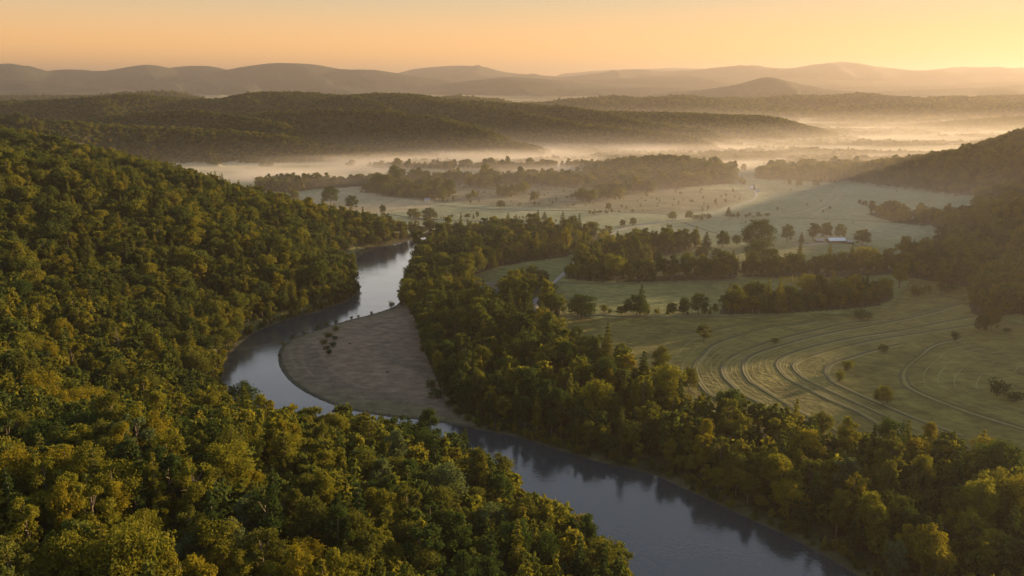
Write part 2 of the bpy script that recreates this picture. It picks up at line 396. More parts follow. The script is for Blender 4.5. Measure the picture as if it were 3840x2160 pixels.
# ------------------------------------------------------------------ the ground sheet
def build_ground():
    a_in = np.arange(-43, 43.01, .125)
    a_out = np.concatenate([np.arange(45, 180, 3.0), np.arange(180, 315.1, 3.0)])
    ang = np.concatenate([a_in, a_out])
    rr = [20.0]
    while rr[-1] < 27500:
        r = rr[-1]
        g = .008 if r < 250 else (.0052 if r < 1000 else (.007 if r < 4000 else .011))
        rr.append(r * (1 + g))
    rr = np.array(rr)
    A, RR = np.meshgrid(R(1) * ang, rr)
    X, Y = RR * np.sin(A), RR * np.cos(A)
    z, hill, sd, sand = terrain(X.ravel(), Y.ravel())
    x, y = X.ravel(), Y.ravel()
    nr, na = X.shape
    idx = np.arange(nr * na).reshape(nr, na)
    F = np.stack([idx[:-1, :], np.roll(idx, -1, 1)[:-1, :], np.roll(idx, -1, 1)[1:, :], idx[1:, :]], -1).reshape(-1, 4)[:, ::-1]
    V = np.stack([x, y, z], -1)
    V = np.vstack([V, [[0, 0, float(z[:na].mean())]]])
    # ground cover colour by what grows there
    col = np.empty((len(x), 3))
    n1, n2 = fbm(x, y, 60, 4, 21), fbm(x, y, 14, 4, 22)
    meadow = np.array([.142, .158, .080]); meadow2 = np.array([.195, .202, .118])
    col[:] = meadow
    k = (.5 + .9 * n1)[:, None]
    col = col + (meadow2 - meadow) * np.clip(k, 0, 1)
    nearm = sstep(1000, 780, y)[:, None]
    col = col * (1 - nearm) + nearm * (np.array([.118, .116, .038]) * (1 + .35 * n1 + .2 * n2)[:, None])
    def paint(m, c, v=.2, vn=n2):
        col[m] = np.array(c) * (1 + v * vn[m])[:, None]
    far = y > 1650
    patch = fbm(x, y * 2.5, 260, 2, 31)
    col[far] = np.where((patch > .05)[far, None], np.array([.30, .26, .15]), np.array([.17, .16, .08]))
    paint(inside(x, y, SCRUB), (.122, .112, .062), .5, fbm(x, y * 2, 26, 4, 23))
    paint(inside(x, y, PEACH), (.25, .21, .125), .25)
    paint(inside(x, y, HAY), (.112, .094, .023), .4, fbm(x, y * 1.6, 16, 4, 24))
    paint(inside(x, y, DIRT), (.12, .095, .075), .3)
    wood = hill > 3.0
    for P in WOODS.values():
        wood |= inside(x, y, P)
    paint(wood & (y < 6500), (.040, .038, .015), .3)
    m = (y >= 6500) & (hill > 25)
    paint(m, (.042, .046, .022), .6, fbm(x, y, 160, 5, 25))
    bankm = (sd > 0) & (sd < 7) & ~sand
    paint(bankm, (.050, .046, .020), .5)
    paint((sd <= .5), (.06, .05, .035), .2)
    sn = fbm(x, y, 30, 4, 26)
    s_edge = sand & (sd < 16)
    paint(sand, (.146, .106, .070), .20, .6 * fbm(sd * 1.0, (x + y) * .10, 7, 3, 27) + .6 * fbm(x, y, 9, 4, 28))
    paint(sand & (fbm(sd, (x + y) * .08, 10, 3, 29) > .33), (.118, .090, .060), .2)
    gm = np.clip(1.1 - sd / 22 + 1.0 * sn, 0, 1)
    gcol = np.array([.105, .090, .045])
    col[sand] = col[sand] * (1 - .75 * gm[sand][:, None]) + gcol * .75 * gm[sand][:, None]
    rim = sand & (sd < 2.6)
    paint(rim, (.05, .045, .03), .2)
    me = np_mesh("ground", V, F, [M_GROUND], smooth=True)
    at_ = me.attributes.new("gcol", 'FLOAT_COLOR', 'POINT')
    c4 = np.ones((len(V), 4), np.float32); c4[:-1, :3] = np.clip(col, .005, .6); c4[-1, :3] = (.04, .04, .015)
    at_.data.foreach_set('color', c4.ravel())
    # close the middle with a fan
    bm = bmesh.new(); bm.from_mesh(me); bm.verts.ensure_lookup_table()
    ctr = bm.verts[nr * na]
    for j in range(na):
        f = bm.faces.new((bm.verts[j], bm.verts[(j + 1) % na], ctr)); f.normal_flip()
        f.smooth = True
    bm.to_mesh(me); bm.free()
    o = link("ground", me); o['kind'] = 'structure'
    # horizon table for choosing trees that can be seen
    zz = z.reshape(nr, na)[:, :len(a_in)]
    el = (zz - CAM_H) / rr[:, None]
    return a_in, rr, np.maximum.accumulate(el, 0)
def b_ground(n, out):
    p = node(n, "ShaderNodeBsdfPrincipled"); p.inputs['Roughness'].default_value = .95; p.inputs['Specular IOR Level'].default_value = .1
    at_ = node(n, "ShaderNodeAttribute", attribute_name="gcol")
    geo = node(n, "ShaderNodeNewGeometry")
    n1 = node(n, "ShaderNodeTexNoise"); n1.inputs['Scale'].default_value = .22; n1.inputs['Detail'].default_value = 6; n1.inputs['Roughness'].default_value = .65
    mp = node(n, "ShaderNodeMapping"); mp.inputs['Scale'].default_value = (.6, .9, 1)
    n.links.new(geo.outputs['Position'], mp.inputs[0]); n.links.new(mp.outputs[0], n1.inputs['Vector'])
    mr = node(n, "ShaderNodeMapRange"); mr.inputs['From Min'].default_value = .3; mr.inputs['From Max'].default_value = .7; mr.inputs['To Min'].default_value = .62; mr.inputs['To Max'].default_value = 1.35
    n.links.new(n1.outputs['Fac'], mr.inputs['Value'])
    sc = node(n, "ShaderNodeVectorMath", operation='SCALE')
    n.links.new(at_.outputs['Color'], sc.inputs[0]); n.links.new(mr.outputs[0], sc.inputs['Scale'])
    n.links.new(sc.outputs[0], p.inputs['Base Color'])
    bp = node(n, "ShaderNodeBump"); bp.inputs['Strength'].default_value = .8; bp.inputs['Distance'].default_value = 1.2
    n2 = node(n, "ShaderNodeTexNoise"); n2.inputs['Scale'].default_value = .3; n2.inputs['Detail'].default_value = 5
    n.links.new(geo.outputs['Position'], n2.inputs['Vector'])
    n.links.new(n2.outputs['Fac'], bp.inputs['Height'])
    sep = node(n, "ShaderNodeSeparateXYZ"); n.links.new(geo.outputs['Position'], sep.inputs[0])
    farm = node(n, "ShaderNodeMapRange"); farm.inputs['From Min'].default_value = 5800; farm.inputs['From Max'].default_value = 6800
    n.links.new(sep.outputs[1], farm.inputs['Value'])
    n3 = node(n, "ShaderNodeTexNoise"); n3.inputs['Scale'].default_value = .016; n3.inputs['Detail'].default_value = 5; n3.inputs['Roughness'].default_value = .7
    n.links.new(geo.outputs['Position'], n3.inputs['Vector'])
    b3 = node(n, "ShaderNodeBump"); b3.inputs['Distance'].default_value = 60
    n.links.new(farm.outputs[0], b3.inputs['Strength']); n.links.new(n3.outputs['Fac'], b3.inputs['Height'])
    n.links.new(bp.outputs[0], b3.inputs['Normal']); n.links.new(b3.outputs[0], p.inputs['Normal'])
    n.links.new(p.outputs[0], out.inputs['Surface'])
M_GROUND = mat("ground_cover", b_ground)
ANG, RAD, HORIZ = build_ground()
def seen(x, y, z, top=24.0, slack=.012):
    r = np.hypot(x, y); a = np.degrees(np.arctan2(x, y))
    j = np.clip(np.searchsorted(ANG, a), 0, len(ANG) - 1)
    i = np.clip(np.searchsorted(RAD, r) - 2, 0, len(RAD) - 1)
    return ((z + top - CAM_H) / r >= HORIZ[i, j] - slack) & (np.abs(a) < 43)

# ------------------------------------------------------------------ river
def b_water(n, out):
    p = node(n, "ShaderNodeBsdfPrincipled")
    p.inputs['Base Color'].default_value = (.030, .034, .036, 1)
    p.inputs['Roughness'].default_value = .13; p.inputs['IOR'].default_value = 1.56
    geo = node(n, "ShaderNodeNewGeometry")
    n1 = node(n, "ShaderNodeTexNoise"); n1.inputs['Scale'].default_value = .55; n1.inputs['Detail'].default_value = 4
    n2 = node(n, "ShaderNodeTexNoise"); n2.inputs['Scale'].default_value = .045; n2.inputs['Detail'].default_value = 3
    for q in (n1, n2): n.links.new(geo.outputs['Position'], q.inputs['Vector'])
    mr = node(n, "ShaderNodeMapRange"); mr.inputs['From Min'].default_value = .42; mr.inputs['From Max'].default_value = .68; mr.inputs['To Min'].default_value = .15; mr.inputs['To Max'].default_value = 1
    n.links.new(n2.outputs['Fac'], mr.inputs['Value'])
    ml = node(n, "ShaderNodeMath", operation='MULTIPLY')
    n.links.new(n1.outputs['Fac'], ml.inputs[0]); n.links.new(mr.outputs[0], ml.inputs[1])
    bp = node(n, "ShaderNodeBump"); bp.inputs['Strength'].default_value = .55; bp.inputs['Distance'].default_value = .18
    n.links.new(ml.outputs[0], bp.inputs['Height']); n.links.new(bp.outputs[0], p.inputs['Normal'])
    n.links.new(p.outputs[0], out.inputs['Surface'])
def build_river():
    L, Rr = LB.copy(), RB.copy()
    def push(P, s):
        t = np.gradient(P, axis=0); t /= np.linalg.norm(t, axis=1)[:, None] + 1e-9
        return P + s * np.stack([-t[:, 1], t[:, 0]], -1)
    L, Rr = push(L, -2.5), push(Rr, 2.5)
    bm = bmesh.new()
    vs_ = [bm.verts.new((p[0], p[1], 0.0)) for p in np.vstack([L, Rr[::-1]])]
    f = bm.faces.new(vs_)
    if f.normal.z < 0 or True:
        bm.normal_update()
        if f.normal.z < 0: f.normal_flip()
    bmesh.ops.triangulate(bm, faces=[f])
    me = bpy.data.meshes.new("river"); bm.to_mesh(me); bm.free()
    me.materials.append(mat("river_water", b_water))
    o = link("river", me); o['kind'] = 'structure'
build_river()

# ------------------------------------------------------------------ ribbons on the ground
def ribbon(lines, lift, name, material):
    """lines: list of (plan points, width)"""
    V, F = [], []
    for P, wd in lines:
        P = np.asarray(P)
        seg = np.linalg.norm(np.diff(P, axis=0), axis=1); s = np.concatenate([[0], np.cumsum(seg)])
        n = max(3, int(s[-1] / 3.0))
        q = np.linspace(0, s[-1], n)
        Q = np.stack([np.interp(q, s, P[:, 0]), np.interp(q, s, P[:, 1])], -1)
        t = np.gradient(Q, axis=0); t /= np.linalg.norm(t, axis=1)[:, None] + 1e-9
        nn = np.stack([-t[:, 1], t[:, 0]], -1)
        ww = wd * (1 + .45 * fbm(q, q * 0 + P[0, 0], 9, 3, 5)) * (1 if wd > 2.9 else .25 + .75 * sstep(-.45, -.15, fbm(q, q * 0 + P[0, 0] * 3, 32, 3, 8)))
        prof = [(-.5, 0), (-.22, 1), (.22, 1), (.5, 0)]
        b = len(V)
        for i in range(n):
            for u, hgt in prof:
                V.append((Q[i, 0] + nn[i, 0] * ww[i] * u, Q[i, 1] + nn[i, 1] * ww[i] * u, hgt))
        for i in range(n - 1):
            for k in range(3):
                a = b + i * 4 + k
                F.append((a, a + 1, a + 5, a + 4))
    V = np.array(V)
    z = terrain(V[:, 0], V[:, 1])[0]
    V[:, 2] = z + .02 + lift * V[:, 2]
    return np_mesh(name, V, F, [material], smooth=True)
ZX = lambda p: (1717.3 + p[0] * .3335, 536.7 + p[1] * .3335)
ZY = lambda p: (1717.3 + p[0] * .3335, 966.0 + p[1] * .3335)
SW = [
  [ZX(p) for p in [(1010, 815), (860, 845), (680, 860), (480, 905), (240, 985), (130, 1080), (80, 1170), (110, 1270), (170, 1350)]] + [ZY(p) for p in [(230, 100), (330, 170)]],
  [ZX(p) for p in [(1500, 805), (1250, 830), (1000, 885), (760, 940), (500, 1020), (350, 1090), (290, 1160), (310, 1240), (380, 1310)]] + [ZY(p) for p in [(440, 80), (560, 140), (760, 260), (900, 340)]],
  [ZX(p) for p in [(2090, 680), (1900, 740), (1700, 790), (1400, 850), (1100, 905), (850, 965), (560, 1050), (470, 1110), (450, 1180), (500, 1270)]] + [ZY(p) for p in [(560, 20), (800, 170), (1000, 280), (1200, 380)]],
  [ZX(p) for p in [(2200, 775), (1900, 830), (1600, 890), (1300, 935), (1000, 1000), (800, 1060), (710, 1120), (720, 1180), (790, 1250)]] + [ZY(p) for p in [(880, 10), (1100, 120), (1300, 210), (1500, 330), (1740, 430)]],
  [ZX(p) for p in [(2230, 830), (1800, 900), (1500, 945), (1200, 1010), (950, 1080), (840, 1130), (840, 1180), (920, 1250)]] + [ZY(p) for p in [(1010, 10), (1250, 120), (1500, 240), (1740, 350)]],
  [ZX(p) for p in [(1640, 985), (1450, 1030), (1250, 1090), (1120, 1130), (1070, 1190), (1110, 1260)]] + [ZY(p) for p in [(1210, 30), (1450, 140), (1750, 270), (2100, 400)]],
  [ZX(p) for p in [(2100, 940), (1900, 985), (1780, 1070), (1680, 1150), (1640, 1210), (1650, 1280)]] + [ZY(p) for p in [(1700, 40), (1880, 125), (2100, 210), (2350, 290), (2576, 355)]],
  [ZX(p) for p in [(2120, 960), (1920, 1000), (1810, 1080), (1730, 1150), (1695, 1210), (1710, 1280)]] + [ZY(p) for p in [(1760, 40), (1930, 115), (2150, 195), (2400, 275), (2600, 335)]],
]
SWW = [smooth_line(G(s, 1.3), 8) for s in SW]
def resample(P, n=80):
    s = np.concatenate([[0], np.cumsum(np.linalg.norm(np.diff(P, axis=0), axis=1))])
    q = np.linspace(0, s[-1], n)
    return np.stack([np.interp(q, s, P[:, 0]), np.interp(q, s, P[:, 1])], -1)
def offset(P, d):
    t = np.gradient(P, axis=0); t /= np.linalg.norm(t, axis=1)[:, None] + 1e-9
    return P + d * np.stack([-t[:, 1], t[:, 0]], -1)
M_ROWDARK, M_ROWPALE = simple("uncut_grass", (.062, .056, .019), .95, .4, .35), simple("cut_hay", (.155, .132, .044), .95, .4, .35)
extra = [smooth_line(G([ZX(p) for p in s], 1.3), 8) for s in (
  [(330, 785), (480, 800), (600, 815), (700, 830)], [(700, 770), (860, 785), (960, 800), (1010, 820)], [(0, 905), (200, 880), (420, 845), (600, 810)],
  [(1850, 600), (2000, 625), (2140, 660)], [(1700, 770), (1900, 720), (2080, 670)], [(1020, 760), (1150, 770), (1300, 790)])]
dark = [(P, 2.0) for P in SWW[:6]] + [(SWW[6], 1.5), (SWW[7], 1.3)] + [(P, 1.7) for P in extra]
pale = [(offset(P, 2.3), 1.4) for P in SWW[:6]]
for i in range(5):
    A_, B_ = resample(SWW[i]), resample(SWW[i + 1])
    for t in (.22, .42, .62, .82):
        pale.append(((A_ * (1 - t) + B_ * t + rng.normal(size=A_.shape) * .25), .55))
pale += [(offset((resample(SWW[6]) + resample(SWW[7])) / 2, 0), 1.3)] + [(offset(resample(SWW[7]), d_), .7) for d_ in (9, 17, 26, 38, 52)] + [(offset(resample(SWW[0]), d_), .7) for d_ in (-7, -15)]
o = link("mown_strips", ribbon(dark, .34, "mown_strips", M_ROWDARK)); o['kind'] = 'structure'
o = link("hay_tracks", ribbon(pale, .06, "hay_tracks", M_ROWPALE)); o['kind'] = 'structure'
M_LANE = simple("lane_gravel", (.20, .185, .165), .9, .6, .15)
o = link("road", ribbon([(LANE_W, 4.2)], .3, "road", M_LANE)); o['kind'] = 'structure'
M_TRACK = simple("field_track", (.22, .19, .11), .95, .5, .25)
M_TRACKD = simple("field_edge_grass", (.075, .07, .035), .95, .5, .3)
tr = [[(1640, 566), (1700, 560), (1760, 556), (1850, 548)], [(2110, 468), (2090, 490), (2060, 515), (2010, 535), (1960, 545)], [(2130, 470), (2105, 500), (2070, 525), (2040, 548)], [(1930, 450), (1985, 470), (2060, 485), (2105, 495)], [(1560, 572), (1600, 572), (1640, 566)]]
o = link("path", ribbon([(smooth_line(G(s, 1.2), 8), 3.4) for s in tr], .25, "path", M_TRACK)); o['kind'] = 'structure'
ed = [[(1000, 548), (1100, 553), (1250, 558), (1330, 556)], [(1720, 560), (1760, 575), (1830, 596), (1870, 600)], [(1960, 549), (2100, 552), (2230, 560), (2370, 572)], [(1100, 516), (1260, 528), (1400, 530), (1560, 533), (1690, 540)], [(1400, 712), (1540, 715), (1680, 712), (1860, 704)], [(1400, 800), (1500, 792), (1580, 796), (1800, 798), (1960, 794)], [(960, 537), (1040, 547), (1100, 552)]]
o = link("field_margins", ribbon([(smooth_line(G(s, 1.2), 8), 3.0) for s in ed], .5, "field_margins", M_TRACKD)); o['kind'] = 'structure'
o = link("driveway", ribbon([(smooth_line(G([(1995, 616), (2030, 617), (2060, 614), (2085, 611)], 1.2), 8), 5.0)], .2, "driveway", M_LANE)); o['kind'] = 'structure'

# ------------------------------------------------------------------ trees
def tube(V, F, P, rad, k=6):
    P = np.asarray(P, float); b = len(V)
    for i, p in enumerate(P):
        t = P[min(i + 1, len(P) - 1)] - P[max(i - 1, 0)]; t /= np.linalg.norm(t) + 1e-9
        u = np.cross(t, (0.3, 1, 0.1)); u /= np.linalg.norm(u) + 1e-9; v = np.cross(t, u)
        for j in range(k):
            a = 2 * math.pi * j / k
            V.append(p + rad[i] * (math.cos(a) * u + math.sin(a) * v))
    for i in range(len(P) - 1):
        for j in range(k):
            F.append((b + i * k + j, b + i * k + (j + 1) % k, b + (i + 1) * k + (j + 1) % k, b + (i + 1) * k + j))
def leaves(centres, radii, n, size, r, up=.25, flat=1.0, squash=.85):
    """n leaf clusters spread through lobes"""
    cs, rs = np.asarray(centres, float), np.asarray(radii, float)
    p = rs ** 2 / (rs ** 2).sum()
    li = r.choice(len(cs), n, p=p)
    d = r.normal(size=(n, 3)); d[:, 2] += up * 1.0
    d /= np.linalg.norm(d, axis=1)[:, None]
    q = r.random(n) ** .45
    lump = 1 + .22 * np.sin(d[:, 0] * 5 + li) * np.sin(d[:, 1] * 6 + 2 * li) + .15 * r.normal(size=n)
    pos = cs[li] + d * (rs[li] * (.25 + .8 * q) * lump)[:, None] * np.array([1, 1, squash])
    nr = d * .55 + r.normal(size=(n, 3)) * .6; nr[:, 2] += .15
    nr /= np.linalg.norm(nr, axis=1)[:, None]
    a = np.cross(nr, r.normal(size=(n, 3))); a /= np.linalg.norm(a, axis=1)[:, None] + 1e-9
    b = np.cross(nr, a)
    s = size * (.55 + .9 * r.random(n))[:, None]
    e = (.45 + .4 * r.random(n))[:, None]
    A, B = a * s * .5, b * s * e * .5
    bend = nr * s * .12
    V = np.stack([pos - A, pos + B - bend, pos + A, pos - B - bend], 1).reshape(-1, 3)
    F = np.arange(4 * n).reshape(n, 4)
    return V, F
def broad(seed, style, n, size):
    r = np.random.default_rng(seed)
    H = 17.0
    TV, TF = [], []
    if style == 'round':   c0, rad, nl, lr = 10.3, (4.3, 4.3, 5.2), 17, (1.3, 2.4)
    elif style == 'tall':  c0, rad, nl, lr = 10.2, (2.9, 2.9, 6.2), 17, (1.1, 1.9)
    elif style == 'wide':  c0, rad, nl, lr = 9.6, (5.4, 5.0, 4.4), 20, (1.4, 2.5)
    elif style == 'oak':   c0, rad, nl, lr = 8.7, (5.0, 5.0, 6.6), 30, (1.3, 2.2)
    elif style == 'ragged': c0, rad, nl, lr = 10.4, (3.8, 3.8, 5.8), 13, (.9, 1.9)
    else:                  c0, rad, nl, lr = 9.8, (3.2, 3.2, 6.0), 14, (.8, 1.6)
    cs, rs = [], []
    for i in range(nl):
        z = -0.85 + 1.8 * (i + .5) / nl + r.normal() * .1
        z = min(.93, z)
        w_ = math.sqrt(max(.02, 1 - (z * (.75 if style == 'oak' and z < 0 else 1)) ** 2)) * (.55 + .42 * r.random())
        if style == 'ragged': w_ *= .65 + .6 * r.random()
        a = i * 2.4 + r.normal() * .5
        cs.append((rad[0] * w_ * math.cos(a), rad[1] * w_ * math.sin(a), c0 + rad[2] * z * .9))
        rs.append(r.uniform(*lr) * (1.0 if z < .6 else .8))
    if style in ('round', 'wide', 'tall', 'oak'):
        for z in (-.3, .2, .6):
            cs.append((r.normal() * .5, r.normal() * .5, c0 + rad[2] * z)); rs.append(rad[0] * .5)
    V, F = leaves(cs, rs, n, size, r)
    lean = r.normal(size=2) * .4
    tp = [(0, 0, -.6), (lean[0] * .3, lean[1] * .3, 3), (lean[0] * .7, lean[1] * .7, 7), (lean[0], lean[1], 11.5), (lean[0], lean[1], 14)]
    tube(TV, TF, tp, [.34, .27, .21, .12, .04], 6)
    for i in range(0, nl, 2):
        c = np.array(cs[i]); b = np.array([lean[0] * .6, lean[1] * .6, max(3.2, min(10.5, c[2] - 2.5 - r.random()))])
        m = (b + c) / 2 + np.array([0, 0, -.3])
        tube(TV, TF, [b, m, c], [.12, .08, .03], 4)
    return np.array(V), np.array(F), np.array(TV), np.array(TF)
def conifer(seed, n, size, thin=False):
    r = np.random.default_rng(seed)
    H = 19.0; TV, TF = [], []
    tube(TV, TF, [(0, 0, -.6), (0, 0, 6), (0, 0, 13), (0, 0, 18.6)], [.30, .22, .13, .03], 6)
    cs, rs = [], []
    tiers = 13
    for i in range(tiers):
        t = i / (tiers - 1)
        z = 3.6 + 14.2 * t
        L = (1 - t) ** .85 * (3.3 if not thin else 2.4) + .35
        k = max(3, int(7 - 4 * t))
        for j in range(k):
            a = j * 2 * math.pi / k + i * .9 + r.normal() * .25
            Lj = L * (.75 + .45 * r.random())
            for f in (.4, .75, 1.0):
                cs.append((Lj * f * math.cos(a), Lj * f * math.sin(a), z - .35 * Lj * f + .2)); rs.append((.55 - .2 * f) * (1.5 - .6 * t))
            tube(TV, TF, [(0, 0, z), (Lj * .9 * math.cos(a), Lj * .9 * math.sin(a), z - .3 * Lj)], [.05, .015], 3)
    V, F = leaves(cs, rs, n, size, r, up=.1)
    return np.array(V), np.array(F), np.array(TV), np.array(TF)
def bare(seed, n, size):
    """tall sparse tree: pale trunk, rising limbs, thin leaf sprays"""
    r = np.random.default_rng(seed)
    TV, TF, cs, rs = [], [], [], []
    tube(TV, TF, [(0, 0, -.6), (.1, 0, 6), (.2, .1, 12), (.1, .1, 17), (.2, 0, 20.5)], [.34, .27, .2, .11, .03], 7)
    for i in range(17):
        z = 7.0 + 12 * i / 17
        a = i * 2.4 + r.normal() * .4; L = (4.2 - .17 * i) * (.7 + .5 * r.random())
        p = [np.array((.15, .05, z))]
        for k in range(1, 5):
            p.append(p[0] + np.array((L * k / 4 * math.cos(a + .1 * k), L * k / 4 * math.sin(a + .1 * k), L * .16 * k + .02 * k * k)))
        tube(TV, TF, p, [.10, .08, .06, .04, .015], 4)
        for k in (2, 3, 4):
            for q in range(2):
                aa = a + (1 if q else -1) * (.6 + .4 * r.random())
                e = p[k] + np.array((1.1 * math.cos(aa), 1.1 * math.sin(aa), .55))
                tube(TV, TF, [p[k], e], [.035, .012], 3)
                cs.append(e); rs.append(.55)
    V, F = leaves(cs, rs, n, size, r)
    return np.array(V), np.array(F), np.array(TV), np.array(TF)
def shrub(seed, n, size):
    r = np.random.default_rng(seed)
    TV, TF, cs, rs = [], [], [], []
    for i in range(9):
        a, d = r.random() * 6.28, .9 * r.random() ** .5
        c = np.array((d * math.cos(a), d * math.sin(a), .7 + .7 * r.random() * (1 - .4 * d)))
        cs.append(c); rs.append(.45 + .35 * r.random())
        tube(TV, TF, [(0, 0, -.25), c * .6, c], [.06, .04, .02], 4)
    V, F = leaves(cs, rs, n, size, r)
    return np.array(V), np.array(F), np.array(TV), np.array(TF)
KINDS = {}
def kind(name, V, F, TV, TF, bark=M_BARK):
    KINDS[name] = (np_mesh(name + "_crown", V, F, [M_LEAF]), np_mesh(name + "_trunk", TV, TF, [bark], smooth=True))
def joined(name, V, F, TV, TF, trunk=True):
    if trunk:
        VV, FF = np.vstack([V, TV]), np.vstack([F, TF + len(V)])
        mi = [0] * len(F) + [1] * len(TF)
    else:
        VV, FF, mi = V, F, None
    return bpy.data.objects.new(name, np_mesh(name, VV, FF, [M_MASS, M_BARK], mi))
STY = ['round', 'tall', 'wide', 'ragged', 'slim']
N_HI = 6200
for i, s in enumerate(STY):
    for v in range(2):
        kind(f"{s}{v}", *broad(100 + i * 7 + v, s, N_HI, .45))
kind("oak0", *broad(171, "oak", 7000, .48)); kind("oak1", *broad(172, "oak", 7000, .48))
kind("conifer0", *conifer(201, 5200, .42)); kind("conifer1", *conifer(202, 5200, .42, True))
kind("bare0", *bare(301, 420, .45), bark=M_PALEBARK)
kind("sparse0", *bare(303, 1100, .55), bark=M_PALEBARK)
kind("shrub0", *shrub(401, 420, .26)); kind("shrub1", *shrub(402, 420, .26))
VAR_HI = [joined("tree_source", *broad(100 + i * 7 + v, s, N_HI, .45)) for i, s in enumerate(STY) for v in range(2)] + [joined("tree_source", *conifer(201 + v, 5200, .42, v == 1)) for v in range(2)]
VAR_MID = [joined("tree_source", *broad(500 + i * 7 + v, s, 2000, .75)) for i, s in enumerate(STY) for v in range(2)] + [joined("tree_source", *conifer(601 + v, 1800, .75, v == 1)) for v in range(2)]
VAR_LOW = [joined("tree_source", *broad(700 + i * 7, s, 420, 1.55), trunk=False) for i, s in enumerate(STY)] + [joined("tree_source", *conifer(801, 380, 1.5), trunk=False)]
VAR_FAR = [joined("tree_source", *broad(900 + i * 7, s, 150, 2.5), trunk=False) for i, s in enumerate(STY)]

def scatter_group(name, variants):
    ng = bpy.data.node_groups.new(name, 'GeometryNodeTree')
    ng.interface.new_socket("Geometry", in_out='INPUT', socket_type='NodeSocketGeometry')
    ng.interface.new_socket("Geometry", in_out='OUTPUT', socket_type='NodeSocketGeometry')
    gi, go = ng.nodes.new('NodeGroupInput'), ng.nodes.new('NodeGroupOutput')
    g2i = ng.nodes.new('GeometryNodeGeometryToInstance')
    for v in variants:
        oi = ng.nodes.new('GeometryNodeObjectInfo'); oi.inputs['Object'].default_value = v
        oi.inputs['As Instance'].default_value = False
        ng.links.new(oi.outputs['Geometry'], g2i.inputs[0])
    iop = ng.nodes.new('GeometryNodeInstanceOnPoints')
    ng.links.new(gi.outputs[0], iop.inputs['Points']); ng.links.new(g2i.outputs[0], iop.inputs['Instance'])
    iop.inputs['Pick Instance'].default_value = True
    for an, ty, sk in (('rot', 'FLOAT_VECTOR', 'Rotation'), ('scl', 'FLOAT_VECTOR', 'Scale'), ('vid', 'INT', 'Instance Index')):
        na = ng.nodes.new('GeometryNodeInputNamedAttribute'); na.data_type = ty; na.inputs['Name'].default_value = an
        ng.links.new([s for s in na.outputs if s.enabled and s.name == 'Attribute'][0], iop.inputs[sk])
    ng.links.new(iop.outputs[0], go.inputs[0])
    return ng
def point_set(bands):
    """one cloud of points for all the bands; vid indexes the joined variant list"""
    P = np.vstack([b[0] for b in bands]); S = np.vstack([b[1] for b in bands]); I = np.concatenate([b[2] for b in bands])
    me = bpy.data.meshes.new("points")
    me.vertices.add(len(P)); me.vertices.foreach_set('co', P.astype(np.float32).ravel())
    rot = np.zeros((len(P), 3), np.float32); rot[:, 2] = rng.random(len(P)) * 6.28
    a = me.attributes.new('rot', 'FLOAT_VECTOR', 'POINT'); a.data.foreach_set('vector', rot.ravel())
    a = me.attributes.new('scl', 'FLOAT_VECTOR', 'POINT'); a.data.foreach_set('vector', S.astype(np.float32).ravel())
    a = me.attributes.new('vid', 'INT', 'POINT'); a.data.foreach_set('value', I.astype(np.int32))
    return me

# ---- where trees stand
def jgrid(x0, x1, y0, y1, s, jit=.42):
    nx, ny = int((x1 - x0) / s), int((y1 - y0) / (s * .87))
    X, Y = np.meshgrid(np.arange(nx), np.arange(ny))
    x = x0 + (X + .5 * (Y % 2)) * s + rng.uniform(-jit, jit, X.shape) * s
    y = y0 + Y * s * .87 + rng.uniform(-jit, jit, X.shape) * s
    x, y = x.ravel(), y.ravel()
    k = np.abs(np.degrees(np.arctan2(x, np.maximum(y, 1)))) < 41
    return x[k], y[k]
def wooded(x, y, z, hill, sd, sand):
    k = hill > 3.0
    wp = np.zeros(x.shape, bool)
    m = y < 2300
    for P in WOODS.values():
        wp[m] |= inside(x[m], y[m], P)
    k |= wp
    far = (y > 1650) & (hill <= 3.0)
    n = fbm(x, y * 2.6, 300, 3, 41)
    k |= far & (n > .02) & (fbm(x, y, 60, 2, 42) > -.25)
    sc = (y > 1180) & (y < 1650) & (hill <= 3)
    k |= sc & inside(x, y, SCRUB) & (fbm(x, y * 1.5, 55, 3, 43) > .36)
    k |= (sd > 2.2) & (sd < 26) & (y < 780)
    k &= (sd > np.where((x > 0) & (y < 480), 5.0, 2.2)) & ~sand
    m = y < 1700
    d = np.full(x.shape, 99.0)
    d[m] = seg_dist(x[m], y[m], LANE_W)[0]
    k &= d > 6
    return k
HEDGES = [np.asarray(smooth_line(G(h_, 1.2), 6)) for h_ in (
  [(1866, 444), (1862, 456), (1880, 468), (1908, 484), (1916, 496)], [(1000, 545), (1130, 550), (1300, 552), (1420, 556)], [(1400, 708), (1520, 708), (1680, 706), (1860, 698)],
  [(1740, 556), (1790, 552), (1850, 548), (1960, 548)], [(1930, 452), (1990, 466), (2060, 474), (2130, 470)], [(2140, 500), (2180, 520), (2240, 540), (2330, 556)], [(1560, 700), (1640, 690), (1760, 684)],
  [(1830, 640), (1880, 650), (1960, 648)], [(1400, 790), (1500, 786), (1600, 790), (1800, 792)], [(1480, 540), (1560, 536), (1640, 536), (1720, 540)], [(2280, 742), (2360, 736), (2440, 740)])]
